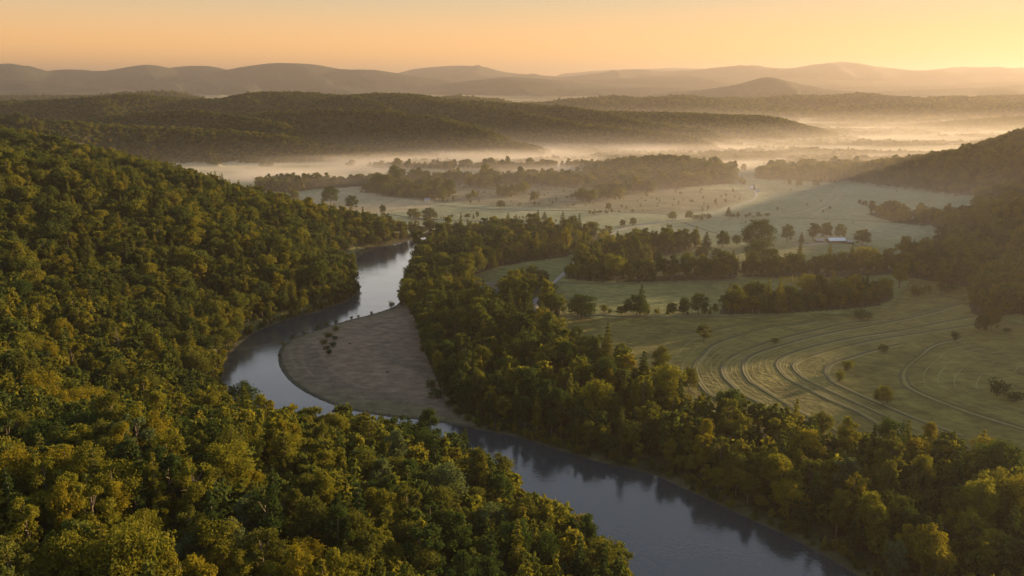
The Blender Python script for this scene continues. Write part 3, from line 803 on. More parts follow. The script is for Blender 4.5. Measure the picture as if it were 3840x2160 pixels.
def hedge_scatter():
    xs, ys, ss = [], [], []
    for P in HEDGES:
        L = np.linalg.norm(np.diff(P, axis=0), axis=1).sum()
        n = int(L / 4.5)
        Q = resample(P, max(3, n)) + rng.normal(size=(max(3, n), 2)) * 1.8
        k = fbm(Q[:, 0], Q[:, 1], 45, 2, 61) + rng.normal(size=len(Q)) * .15 > .08
        Q = Q[k]; xs.append(Q[:, 0]); ys.append(Q[:, 1]); ss.append(rng.uniform(.22, .62, len(Q)))
    # young growth along the water's edge, and odd bushes in the rough pasture
    x, y = jgrid(-320, 420, 150, 790, 2.4)
    z, hill, sd, sand = terrain(x, y)
    k = (sd > .8) & (sd < 6.5) & ~sand & (rng.random(len(x)) < .62)
    xs.append(x[k]); ys.append(y[k]); ss.append(rng.uniform(.10, .34, k.sum()))
    x, y = jgrid(-500, 900, 900, 1650, 13)
    z, hill, sd, sand = terrain(x, y)
    k = (hill < 1) & (rng.random(len(x)) < np.where(inside(x, y, SCRUB), .20, .018)) & (seg_dist(x, y, LANE_W)[0] > 6)
    xs.append(x[k]); ys.append(y[k]); ss.append(rng.uniform(.12, .42, k.sum()))
    x, y, sc = np.concatenate(xs), np.concatenate(ys), np.concatenate(ss)
    z, hill, sd, sand = terrain(x, y)
    return x, y, z - 1.2 * sc, sc, hill, sd
def band(y0, y1, s, hs, ymax_hill=None):
    xm = y1 * .9 + 60
    x, y = jgrid(-xm, xm, y0, y1, s)
    z, hill, sd, sand = terrain(x, y)
    k = wooded(x, y, z, hill, sd, sand) & seen(x, y, z)
    x, y, z, hill, sd = x[k], y[k], z[k], hill[k], sd[k]
    sc = hs * (.62 + .85 * rng.random(len(x)) ** 1.6 + .35 * (rng.random(len(x)) < .05)) * np.where(hill < 3, rng.uniform(.62, 1.28, len(x)), 1.0)
    low = sd < 9
    sc = np.where(low, sc * .8, sc)
    return x, y, z, sc, hill, sd
def scl3(sc, wide=1.0):
    n = len(sc)
    wv = sc * wide * (.85 + .35 * rng.random(n))
    return np.stack([wv, wv * (.9 + .2 * rng.random(n)), sc * (.9 + .25 * rng.random(n))], -1)

# featured trees: (kind, picture x, picture y of crown middle, crown scale x, z, tone, label words)
TONES = {'golden': (.165, .134, .013), 'yellow-green': (.128, .120, .015), 'olive': (.082, .083, .016), 'dark green': (.036, .054, .015), 'grey-green': (.080, .098, .042), 'rust-brown': (.115, .09, .022)}
def hit(px, py, lift):
    """where the sight line through a picture point comes down to LIFT above the ground"""
    a, b = px - CX, CY - py
    d = np.array([a, FPX * math.cos(PITCH) + b * math.sin(PITCH), -FPX * math.sin(PITCH) + b * math.cos(PITCH)]); d /= d[1]
    y = np.geomspace(70, 6000, 1600)
    z = terrain(d[0] * y, y)[0] + lift
    rz = CAM_H + d[2] * y
    i = int(np.argmax(rz <= z))
    return d[0] * y[i], y[i]
solo = []      # dict(kind, x, y, z, sx, sz, tone, label, group)
def feature(kd, px, py, lift, sx, sz, tone, label, cat='tree', name=None):
    x, y = hit(px, py, lift)
    for _ in range(60):
        q = np.array([x, x + .5, x]), np.array([y, y, y + .5])
        sd3 = terrain(*q)[2]
        if sd3[0] > 3.5: break
        gx, gy = sd3[1] - sd3[0], sd3[2] - sd3[0]
        g_ = math.hypot(gx, gy) + 1e-6
        x, y = x + gx / g_, y + gy / g_
    solo.append(dict(kind=kd, x=x, y=y, z=ground(x, y), sx=sx, sz=sz, tone=tone, label=label, cat=cat, name=name, fixed=True))
def field_tree(kd, px, py, hpx, wpx, tone, label, cat='tree', name=None, group=None):
    """py is where the tree meets the ground"""
    p = at(px, py, 1.2)
    dist = proj(p[0], p[1], 1.2)[2]
    Hn, Wn = {'oak0': (16.3, 13.0), 'oak1': (16.3, 13.0), 'tall': (17.4, 8.0), 'ragged': (17, 9.4), 'slim': (16.4, 8), 'conif': (19, 7), 'shrub': (2.0, 2.9), 'spars': (20.5, 8), 'bare0': (20.5, 8)}[kd[:5] if kd[:4] not in ('slim', 'tall', 'wide') else kd[:4]] if not kd.startswith('ragged') else (17, 9.4)
    solo.append(dict(kind=kd, x=p[0], y=p[1], z=ground(*p), sx=1.12 * wpx * dist / FPX / Wn, sz=1.12 * hpx * dist / FPX / Hn, tone=tone, label=label, cat=cat, name=name, group=group, fixed=True))
#FEATURES
feature('sparse0', 135, 1050, 13, 1.15, 1.0, 'yellow-green', "tall thin tree with bare pale trunk and gold sprays near the left edge")
feature('wide0', 360, 1335, 10, 1.0, 1.05, 'yellow-green', "biggest round-topped gold-green tree low on the slope by the bottom edge")
feature('wide1', 765, 1395, 10, 1.0, 1.0, 'golden', "brightest broad golden tree at the bottom edge of the slope")
feature('slim0', 560, 1420, 10, 1.0, 1.0, 'golden', "slim golden tree half cut off by the bottom edge")
feature('tall0', 935, 1280, 10, 1.0, 1.1, 'yellow-green', "pale yellow-green tree standing alone above dark wood on the lower slope")
feature('sparse0', 1262, 1150, 10, .95, .85, 'yellow-green', "thin yellow-green tree leaning out over the river on the near bank")
field_tree('oak0', 612, 1062, 105, 92, 'dark green', "dark round tree at the river bend below the sandbar, furthest upstream")
field_tree('oak1', 735, 1116, 85, 85, 'dark green', "dark round tree between the near slope and the bend of the river")
field_tree('oak0', 852, 1132, 95, 84, 'dark green', "broad dark tree seen against the pale river below the sandbar")
field_tree('oak1', 962, 1150, 88, 76, 'dark green', "dark round tree by the narrow channel under the sandbar")
feature('tall1', 1088, 1082, 10, 1.2, 1.05, 'olive', "tall olive tree on the near bank opposite the sandbar's lower tip")
feature('ragged0', 1178, 1120, 10, 1.0, .95, 'dark green', "ragged dark tree on the near bank just downstream of the sandbar tip")
feature('oak0', 1420, 1282, 9, .7, .8, 'yellow-green', "small yellow-green tree at the river edge, upstream one of a pair")
feature('oak1', 1485, 1280, 9, .85, .85, 'golden', "golden round tree at the river edge, downstream one of a pair")
feature('tall0', 310, 850, 10, 1.2, 1.2, 'golden', "tallest golden tree halfway up the left slope")
feature('wide1', 375, 905, 10, 1.0, 1.05, 'golden', "broad golden tree below the tallest golden tree on the left slope")
feature('round1', 190, 720, 10, 1.2, 1.1, 'golden', "round golden tree high on the left slope by the left edge")
feature('ragged1', 2010, 1170, 10, 1.05, 1.1, 'golden', "ragged bright gold tree in the wood above the lower river")
feature('oak1', 2150, 1240, 10, 1.5, 1.2, 'olive', "huge domed olive tree on the far bank of the lower river")
feature('tall1', 2335, 1110, 10, 1.25, 1.2, 'golden', "tall gold-topped oak rising from the wood into the hayfield")
feature('ragged1', 2250, 1400, 11, 1.1, 1.05, 'grey-green', "grey-green ragged tree on the far bank by the bottom edge")
feature('wide1', 2480, 1130, 10, 1.45, 1.1, 'golden', "broad gold-topped tree where the wood meets the right edge")
feature('round0', 1830, 1022, 10, 1.2, 1.1, 'golden', "round gold-topped tree on the wood's edge by the hayfield strips")
feature('oak0', 1662, 905, 10, 1.2, 1.25, 'olive', "big olive tree standing forward of the wood into the hayfield corner")
feature('oak1', 1735, 955, 8, .95, 1.0, 'olive', "smaller olive tree beside the big one in the hayfield corner")
feature('bare0', 1105, 825, 12, .95, .85, 'grey-green', "grey bare tree on the wood's edge above the sandbar")
feature('bare0', 1172, 900, 12, .9, .9, 'grey-green', "second grey bare tree, lower in the wood above the sandbar")
feature('oak0', 1010, 700, 8, .9, .95, 'dark green', "dark round tree overhanging the bright river where it narrows")
FG = "lone trees in the valley fields"
for a_ in (
 ('oak0', 740, 505, 30, 28, 'olive', "small round tree at the forest edge beside the peach meadow"),
 ('oak0', 832, 514, 46, 46, 'dark green', "large spreading oak in the sunlit meadow above the forest edge"),
 ('oak1', 886, 526, 34, 35, 'dark green', "round tree in the sunlit meadow, next to the large oak"),
 ('oak0', 963, 536, 21, 18, 'dark green', "small tree at the end of the sunlit meadow's row of three"),
 ('oak0', 1260, 524, 19, 23, 'dark green', "small round tree between the brown scrub and the pale field"),
 ('oak1', 1530, 530, 20, 18, 'olive', "hazy round tree at the field edge below the wooded mound"),
 ('oak1', 1345, 557, 19, 16, 'dark green', "small round tree beside a pointed one at the pale field's near edge"),
 ('conifer0', 1370, 556, 22, 18, 'dark green', "small pointed tree at the pale field's near edge"),
 ('oak0', 1566, 570, 18, 18, 'dark green', "left tree of the close pair where the lane meets the wood"),
 ('oak1', 1592, 568, 21, 20, 'dark green', "right tree of the close pair where the lane meets the wood"),
 ('oak1', 1692, 554, 22, 21, 'olive', "lone tree beside the pale lane in the middle of the valley"),
 ('oak0', 1733, 551, 21, 21, 'olive', "lone tree just past the lane's bend in the middle of the valley"),
 ('conifer1', 1832, 546, 24, 20, 'dark green', "pointed tree at the field edge east of the lane"),
 ('oak0', 1840, 433, 25, 25, 'olive', "larger of two trees in the far pink field"),
 ('oak1', 1870, 432, 19, 16, 'olive', "smaller of two trees in the far pink field"),
 ('oak1', 1463, 800, 60, 78, 'dark green', "broad double-domed tree standing in the green field"),
 ('oak0', 1600, 794, 54, 62, 'dark green', "round tree in the green field with a pointed tree behind it"),
 ('conifer0', 1612, 790, 72, 30, 'dark green', "pointed conifer rising behind a round tree in the green field"),
 ('oak1', 1720, 790, 42, 32, 'dark green', "left half of the touching pair in the green field"),
 ('oak0', 1757, 792, 54, 50, 'dark green', "right half of the touching pair in the green field"),
 ('oak1', 1690, 790, 30, 30, 'dark green', "low tree beside the touching pair in the green field"),
 ('ragged0', 1770, 862, 46, 42, 'olive', "lone tree at the top of the curving mown strips"),
 ('oak1', 2168, 618, 40, 46, 'dark green', "round tree on its own beside the barn"),
 ('oak0', 2112, 602, 38, 32, 'dark green', "nearest tree to the barn in the row behind it"),
 ('oak1', 2077, 602, 42, 34, 'dark green', "middle tree in the row behind the barn"),
 ('tall0', 2045, 606, 44, 34, 'dark green', "tallest tree in the row behind the barn"),
 ('conifer1', 2015, 612, 26, 18, 'dark green', "small pointed tree between the barn row and the great trees"),
 ('oak1', 1980, 608, 42, 36, 'dark green', "round tree between the great farm trees and the barn row"),
 ('oak0', 1906, 628, 74, 84, 'dark green', "great tall tree at the farm, upper one of the clump"),
 ('oak1', 1906, 664, 58, 82, 'dark green', "great broad tree in front of the tallest farm tree"),
 ('oak0', 1882, 694, 44, 46, 'olive', "lower tree at the foot of the great farm trees, lane side"),
 ('oak1', 1928, 694, 44, 42, 'olive', "lower tree at the foot of the great farm trees, barn side"),
 ('oak0', 1818, 624, 42, 36, 'dark green', "round tree next to the spiky-topped one across the farm meadow"),
 ('conifer0', 1776, 630, 44, 30, 'dark green', "spiky-topped tree across the farm meadow"),
 ('oak1', 1852, 618, 26, 26, 'dark green', "low round tree beside the great farm trees"),
 ('oak0', 1765, 650, 30, 36, 'olive', "pale olive tree in front of the farm meadow"),
 ('oak1', 1803, 648, 22, 30, 'dark green', "dark bush-like tree in the farm meadow"),
 ('tall0', 1658, 701, 62, 34, 'dark green', "first of three tall trees in the hedge across the green field"),
 ('tall1', 1690, 702, 60, 34, 'dark green', "middle of three tall trees in the hedge across the green field"),
 ('tall0', 1724, 702, 56, 32, 'dark green', "last of three tall trees in the hedge across the green field"),
 ('oak0', 1808, 702, 42, 40, 'olive', "round tree in the hedge below the farm meadow"),
 ('oak1', 1775, 700, 38, 34, 'dark green', "dark tree in the hedge below the farm meadow"),
 ('oak0', 1308, 716, 36, 40, 'dark green', "dark tree at the top of the copse beside the lane"),
 ('oak1', 1362, 714, 34, 42, 'dark green', "broad dark tree hiding the lane at the copse"),
 ('tall1', 2262, 724, 62, 50, 'yellow-green', "tall pale poplar-like tree at the end of the hayfield wood"),
 ('oak0', 2366, 714, 40, 46, 'olive', "round tree standing before the wooded right hillside"),
 ('sparse0', 1990, 748, 50, 40, 'yellow-green', "pale thin tree rising from the hayfield wood"),
 ('oak1', 2492, 830, 56, 42, 'olive', "taller of two trees at the hayfield's edge by the right woods"),
 ('oak0', 2466, 836, 44, 36, 'dark green', "shorter of two trees at the hayfield's edge by the right woods"),
 ('oak0', 2220, 1018, 50, 46, 'olive', "lone olive tree among the lower mown strips"),
 ('oak1', 1040, 552, 28, 36, 'olive', "left tree of the clump behind the river wood"),
 ('oak0', 1080, 553, 30, 40, 'dark green', "right tree of the clump behind the river wood"),
 ('oak0', 2052, 470, 18, 20, 'dark green', "small tree at the fork of the valley field track"),
 ('oak0', 2010, 470, 20, 18, 'dark green', "small tree beside the hedge at the head of the valley field"),
 ('tall0', 1985, 468, 18, 12, 'dark green', "narrow tree beside the hedge at the head of the valley field"),
):
    field_tree(*a_[:6], a_[6], group=FG)
for a_ in (
 ('shrub0', 2166, 804, 28, 44, 'dark green', "large dark round bush at the hayfield's upper edge"),
 ('shrub1', 1950, 864, 16, 24, 'olive', "small bush on a mown strip near the hayfield's top"),
 ('shrub0', 2222, 884, 19, 25, 'olive', "small bush in the middle of the hayfield"),
 ('shrub1', 2132, 932, 32, 36, 'olive', "wide bush beside the inner mown curve"),
 ('shrub0', 2111, 958, 32, 24, 'olive', "upright bush just below the wide one on the mown curve"),
 ('shrub1', 2402, 855, 22, 24, 'dark green', "small dark bush in the hayfield towards the right woods"),
 ('shrub0', 2532, 836, 14, 20, 'dark green', "tiny dark bush in the hayfield by the right edge"),
 ('shrub0', 2510, 992, 42, 52, 'dark green', "big dark bush in the grass by the right edge"),
 ('shrub1', 2550, 1010, 30, 44, 'dark green', "lower dark bush next to the big one by the right edge"),
 ('shrub1', 2306, 745, 26, 36, 'olive', "bush in the corner between hayfield wood and right hillside"),
):
    field_tree(*a_[:6], a_[6], cat='bush', group="bushes dotted over the hayfield")
#END
# near and middle woods
B1 = band(95, 480, 6.3, .94)
B2 = band(480, 1000, 6.9, .94)
B3 = band(1000, 1700, 8.2, .95)
FX = np.array([(s['x'], s['y'], max(3.0, 3.6 * s['sx'])) for s in solo]).reshape(-1, 3)
def clear_of_features(b):
    x, y = b[0], b[1]
    k = np.ones(len(x), bool)
    for fx, fy, fr in FX:
        k &= (x - fx) ** 2 + (y - fy) ** 2 > fr * fr
    return tuple(q[k] for q in b)
B1, B2, B3 = clear_of_features(B1), clear_of_features(B2), clear_of_features(B3)
BH = hedge_scatter()
B4 = band(1700, 3500, 7.0, .52)
B5 = band(3500, 6300, 16, 1.2)

# choose the trees that show largest: front-to-back coverage of their crowns
def choose(b, n):
    x, y, z, sc = b[0], b[1], b[2], b[3]
    u, v, f = proj(x, y, z + 10.5 * sc)
    hw, hh = 4.6 * sc * FPX / f / 4, 6.0 * sc * FPX / f / 4      # in quarter pixels
    u, v = u / 4, v / 4
    Wb, Hb = int(PX_W / 4), int(PX_H / 4)
    buf = np.zeros((Hb, Wb), bool)
    area = np.zeros(len(x))
    for i in np.argsort(f):
        x0, x1, y0, y1 = int(max(0, u[i] - hw[i])), int(min(Wb, u[i] + hw[i])), int(max(0, v[i] - hh[i])), int(min(Hb, v[i] + hh[i]))
        if x1 <= x0 or y1 <= y0: continue
        yy, xx = np.mgrid[y0:y1, x0:x1]
        e = ((xx - u[i]) / hw[i]) ** 2 + ((yy - v[i]) / hh[i]) ** 2 < 1
        sub = buf[y0:y1, x0:x1]
        area[i] = (e & ~sub).sum()
        sub |= e
    return np.argsort(-area)[:n], area
N_SOLO_FOREST = 240
sel, area = choose(B1, N_SOLO_FOREST)
sel = sel[area[sel] > 3]
tone_names = list(TONES)
for i in sel:
    x, y, z, sc, hill, sd = (q[i] for q in B1)
    if rng.random() < .12:
        kd, tone = f"conifer{rng.integers(2)}", rng.choice(['dark green', 'olive', 'yellow-green'], p=[.5, .3, .2])
    else:
        kd = rng.choice(STY + ['sparse'], p=[.29, .2, .17, .16, .168, .012]); kd += '0' if kd == 'sparse' else str(rng.integers(2))
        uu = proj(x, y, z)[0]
        painted_shade = uu > 880 and x < 60
        tone = rng.choice(tone_names, p=[.01, .12, .38, .44, .05, .0] if painted_shade else [.15, .40, .29, .10, .06, .0])  # shade over the near bank put into leaf colour by favouring darker tones
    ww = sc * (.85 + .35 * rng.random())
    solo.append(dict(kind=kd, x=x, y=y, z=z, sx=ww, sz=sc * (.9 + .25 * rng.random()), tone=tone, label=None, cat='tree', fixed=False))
keep = np.ones(len(B1[0]), bool); keep[sel] = False
B1 = tuple(q[keep] for q in B1)

# ---- the masses
def to_points(b, off, nv, p_con=.12, ncon=2, wide=1.0, sink=.2):
    x, y, z, sc = b[:4]
    vid = rng.integers(0, nv - ncon, len(x))
    if ncon:
        c = rng.random(len(x)) < p_con
        vid = np.where(c, rng.integers(nv - ncon, nv, len(x)), vid)
    return np.stack([x, y, z - sink * np.maximum(sc, .3)], -1), scl3(sc, wide), vid + off
ALL = VAR_HI + VAR_MID + VAR_LOW
oH, oM, oL = 0, len(VAR_HI), len(VAR_HI) + len(VAR_MID)
def mass(name, variants, bands, label):
    o = link(name, point_set(bands))
    md = o.modifiers.new("scatter", 'NODES'); md.node_group = scatter_group(name + "_scatter", variants)
    tag(o, label, 'forest', kind='stuff')
    return o
mass("forest", ALL, [to_points(B1, oH, len(VAR_HI), wide=1.12), to_points(B2, oM, len(VAR_MID), wide=1.15), to_points(B3, oL, len(VAR_LOW), ncon=1, wide=1.22, sink=1.0), to_points(BH, oM, len(VAR_MID), p_con=.03, wide=1.35)], "olive and gold forest cover on the near hills, river banks and valley woods")
mass("distant_forest", VAR_LOW + VAR_FAR, [to_points(B4, 0, len(VAR_LOW), ncon=1, p_con=.05, wide=1.9, sink=4.5), to_points(B5, len(VAR_LOW), len(VAR_FAR), ncon=0, wide=1.6, sink=4.5)], "hazy brown-green forest covering the long middle ridge and the hills beyond the valley")
print("trees:", len(B1[0]), len(B2[0]), len(B3[0]), len(B4[0]), len(B5[0]), "solo", len(solo))

# ---- single trees
used_kind = {}
def plant(s):
    crown_me, trunk_me = KINDS[s['kind']]
    nm = s.get('name') or ('conifer_tree' if s['kind'].startswith('conifer') else 'shrub' if s['kind'].startswith('shrub') else 'bare_tree' if s['kind'].startswith('bare') else 'broadleaf_tree')
    root = empty(nm, (s['x'], s['y'], s['z'] - .15), float(rng.random() * 6.28))
    root.scale = (s['sx'], s['sx'] * float(.92 + .16 * rng.random()), s['sz'])
    t = link("stem" if s['kind'].startswith('shrub') else "trunk", trunk_me, root)
    c = link("foliage" if s['kind'].startswith('shrub') else "crown", crown_me, root)
    j = float(.9 + .2 * rng.random())
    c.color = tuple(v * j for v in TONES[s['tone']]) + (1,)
    tag(root, s['label'], s['cat'], s.get('group'))
    return root
ORD = ['first', 'second', 'third', 'fourth', 'fifth', 'sixth', 'seventh', 'eighth', 'ninth', 'tenth', 'eleventh', 'twelfth', 'thirteenth', 'fourteenth', 'fifteenth', 'sixteenth', 'seventeenth', 'eighteenth', 'nineteenth', 'twentieth']
def name_forest_trees():
    shape = {'round': 'round-crowned', 'tall': 'tall oval', 'wide': 'broad spreading', 'ragged': 'ragged-crowned', 'slim': 'slender', 'conifer': 'pointed conifer', 'sparse': 'thin bare-limbed'}
    groups = {}
    for s in solo:
        if s['fixed']: continue
        u, v, f = proj(s['x'], s['y'], s['z'] + 10 * s['sz'])
        lb, rb = seg_dist(np.array([s['x']]), np.array([s['y']]), LB)[0][0], seg_dist(np.array([s['x']]), np.array([s['y']]), RB)[0][0]
        if rb < lb and s['x'] > -60:
            area = 'in the wood between river and hayfield'
        elif u < 560:
            area = 'on the near slope by the left edge' if v < 1180 else 'in the bottom left corner of the slope'
        elif u < 1050:
            area = 'on the slope above the bottom edge' if v > 1180 else 'on the slope above the sandbar bend'
        else:
            area = 'on the near bank of the dark river'
        k = (s['tone'], shape[s['kind'].rstrip('01')], area)
        groups.setdefault(k, []).append((u, s))
    for (tone, sh, area), L in groups.items():
        L.sort(key=lambda t: t[0])
        noun = sh if 'conifer' in sh else sh + ' tree'
        for i, (u, s) in enumerate(L):
            n = len(L)
            pre = '' if n == 1 else ('leftmost ' if i == 0 else 'rightmost ' if i == n - 1 else ORD[i] + ' from left, ')
            s['label'] = f"{pre}{tone} {noun} {area}"
            s['group'] = 'trees ' + area
name_forest_trees()
for s in solo:
    plant(s)
#OBJECTS
# shrubs on the sandbar
for i_, (px, py, hp, wp, tone, lab) in enumerate([
 (735, 850, 11, 12, 'dark green', "shrub on the bar's water edge, one nearest the bend"),
 (765, 841, 9, 12, 'dark green', "second shrub from the bend along the bar's water edge"),
 (800, 826, 12, 12, 'dark green', "third shrub from the bend along the bar's water edge"),
 (822, 818, 9, 13, 'olive', "fourth shrub from the bend along the bar's water edge"),
 (845, 811, 10, 12, 'dark green', "fifth shrub from the bend along the bar's water edge"),
 (884, 801, 9, 12, 'dark green', "sixth shrub from the bend along the bar's water edge"),
 (902, 797, 7, 10, 'olive', "seventh shrub from the bend along the bar's water edge"),
 (935, 786, 8, 9, 'dark green', "eighth shrub from the bend along the bar's water edge"),
 (985, 771, 18, 18, 'dark green', "bushy shrub where the bar meets the wood"),
 (845, 832, 13, 24, 'olive', "topmost shrub of the clump on the bar"),
 (826, 848, 14, 26, 'olive', "upper wide shrub in the clump on the bar"),
 (843, 855, 11, 22, 'dark green', "inner shrub in the clump on the bar"),
 (816, 866, 13, 24, 'olive', "middle shrub at the water side of the clump on the bar"),
 (838, 872, 12, 24, 'dark green', "middle shrub at the inner side of the clump on the bar"),
 (822, 880, 10, 20, 'olive', "small low shrub in the clump on the bar"),
 (828, 893, 15, 20, 'dark green', "lowest shrub of the clump on the bar"),
 (880, 868, 4, 8, 'olive', "tiny shrub alone on the bare gravel"),
 (975, 940, 4, 8, 'dark green', "tiny dark shrub in the middle of the bare gravel"),
 (1098, 1002, 26, 44, 'dark green', "dark shrub against the wood on the bar's inner side"),
 (1132, 1022, 24, 36, 'dark green', "dark shrub on the bar's lower inner side"),
 (1155, 1040, 20, 40, 'dark green', "wide dark shrub near the lower tip of the bar"),
 (1176, 1056, 15, 34, 'olive', "low olive shrub at the lower tip of the bar"),
 (1085, 975, 20, 30, 'olive', "olive shrub at the wood's foot on the bar"),
 (907, 1040, 7, 9, 'dark green', "small shrub overhanging the channel on the bar's lower edge"),
 (960, 1047, 6, 10, 'dark green', "small shrub farther down the bar's lower edge")]):
    p_ = at(px, py, .5); f_ = proj(p_[0], p_[1], .5)[2]
    plant(dict(kind=f"shrub{i_ % 2}", x=p_[0], y=p_[1], z=ground(*p_), sx=wp * f_ / FPX / 2.9, sz=hp * f_ / FPX / 1.9, tone=tone, label=lab, cat='bush', group="shrubs on the gravel bar"))

# farm buildings
M_PALEROOF = simple("pale_metal_roof", (.42, .47, .52), .45, .3, .12, .5)
M_GREYROOF = simple("grey_roof", (.22, .23, .25), .6, .3, .2)
M_WALLDARK = simple("brown_boards", (.075, .06, .05), .9, 2, .2)
M_WHITE = simple("white_paint", (.62, .61, .58), .7, 1, .1)
M_DOOR = simple("door_paint", (.10, .07, .05), .7, 2, .2)
M_GLASS = simple("window_glass", (.03, .035, .04), .15, 1, .1, .5)
def slab_mesh(P, th, m, name):
    bm = bmesh.new()
    f = bm.faces.new([bm.verts.new(p) for p in P])
    r_ = bmesh.ops.extrude_face_region(bm, geom=[f])
    for v in [q for q in r_['geom'] if isinstance(q, bmesh.types.BMVert)]: v.co.z -= th
    bmesh.ops.recalc_face_normals(bm, faces=bm.faces)
    me = bpy.data.meshes.new(name); bm.to_mesh(me); bm.free(); me.materials.append(m)
    return me
def prism(bm, x0, x1, y0, y1, z0, z1):
    v = [bm.verts.new((x, y, z)) for z in (z0, z1) for y in (y0, y1) for x in (x0, x1)]
    for q in ((0, 2, 3, 1), (4, 5, 7, 6), (0, 1, 5, 4), (2, 6, 7, 3), (0, 4, 6, 2), (1, 3, 7, 5)): bm.faces.new([v[i] for i in q])
def mesh_of(bm, m, name):
    me = bpy.data.meshes.new(name); bm.to_mesh(me); bm.free(); me.materials.append(m)
    return me
def building(name, px, py, wd, dp, eave, rise, rz, wall_m, roof_m, label, cat, open_front=False, chimney=False, nwin=2):
    p = at(px, py, 1.2)
    t = empty(name, (p[0], p[1], ground(*p) - .05), rz)
    tag(t, label, cat)
    a, b = wd / 2, dp / 2
    bm = bmesh.new()                                   # walls with gables
    prof = [(-b, -.4), (b, -.4), (b, eave), (0, eave + rise), (-b, eave)]
    L_, R_ = [bm.verts.new((-a, y, z)) for y, z in prof], [bm.verts.new((a, y, z)) for y, z in prof]
    bm.faces.new(L_[::-1]); bm.faces.new(R_)
    for i in range(5): bm.faces.new((L_[i], L_[(i + 1) % 5], R_[(i + 1) % 5], R_[i]))
    bmesh.ops.recalc_face_normals(bm, faces=bm.faces)
    link("wall", mesh_of(bm, wall_m, "wall"), t)
    bm = bmesh.new()                                   # roof: two slopes with eaves
    k = rise / b; e = .5
    for s_ in (-1, 1):
        q = [(-a - e, 0, eave + rise + .22), (a + e, 0, eave + rise + .22), (a + e, s_ * (b + e), eave - k * e + .22), (-a - e, s_ * (b + e), eave - k * e + .22)]
        top = [bm.verts.new(v) for v in q]; bot = [bm.verts.new((v[0], v[1], v[2] - .18)) for v in q]
        bm.faces.new(top); bm.faces.new(bot[::-1])
        for i in range(4): bm.faces.new((top[i], bot[i], bot[(i + 1) % 4], top[(i + 1) % 4]))
    bmesh.ops.recalc_face_normals(bm, faces=bm.faces)
    rf = link("roof", mesh_of(bm, roof_m, "roof"), t)
    bm = bmesh.new(); prism(bm, -.6 if not open_front else -a * .3, .6 if not open_front else a * .3, -b - .06, -b + .05, 0, 2.1 if not open_front else eave * .85)
    link("door", mesh_of(bm, M_DOOR, "door"), t)
    for i in range(nwin):
        x = a * (-.6 if i == 0 else .6)
        bm = bmesh.new(); prism(bm, x - .5, x + .5, -b - .05, -b + .05, 1.0, min(2.2, eave - .2))
        link("window", mesh_of(bm, M_GLASS, "window"), t)
    if chimney:
        bm = bmesh.new(); prism(bm, a * .4, a * .4 + .7, -.35, .35, eave + rise * .5, eave + rise + 1.0)
        link("chimney", mesh_of(bm, M_GREYROOF, "chimney"), rf)
building("barn", 2102, 610, 19, 11, 3.0, 2.2, .06, M_WALLDARK, M_PALEROOF, "long low barn with a pale metal roof in front of the farm trees", "barn", True)
building("lean_to_shed", 2136, 613, 7, 6, 2.3, 1.2, .2, M_WALLDARK, M_GREYROOF, "small grey-roofed shed at the barn's far end", "shed", nwin=1)
building("farm_shed", 2060, 609, 8, 6, 2.4, 1.3, -.1, M_WALLDARK, M_GREYROOF, "grey-roofed shed at the drive end of the barn", "shed", nwin=1)
building("white_shed", 1951, 643, 5.5, 4, 2.3, 1.1, .1, M_WHITE, M_PALEROOF, "small white shed beside the great farm trees", "shed", nwin=1)
building("white_house", 1075, 506, 8, 6, 2.6, 2.0, .2, M_WHITE, M_GREYROOF, "small white house among the scrub trees behind the pale meadow", "house", chimney=True)
building("lane_house", 1894, 476, 9, 7, 3.0, 2.2, -.2, M_WHITE, M_PALEROOF, "white house by the lane's upper bend, nearer the mound", "house", chimney=True)
building("lane_cottage", 1905, 484, 8, 6, 2.8, 2.0, .3, M_WHITE, M_GREYROOF, "white cottage by the lane just below the other white house", "house", chimney=True)
building("pale_shed", 1386, 620, 7, 5, 2.6, 1.4, .1, M_WHITE, M_PALEROOF, "pale shed glimpsed between trees in the river wood", "shed", nwin=1)
building("grey_house", 2522, 782, 7, 5, 2.6, 1.8, .2, M_WALLDARK, M_GREYROOF, "dark house with grey roof under the trees by the right edge", "house", chimney=True)
#ENDOBJECTS

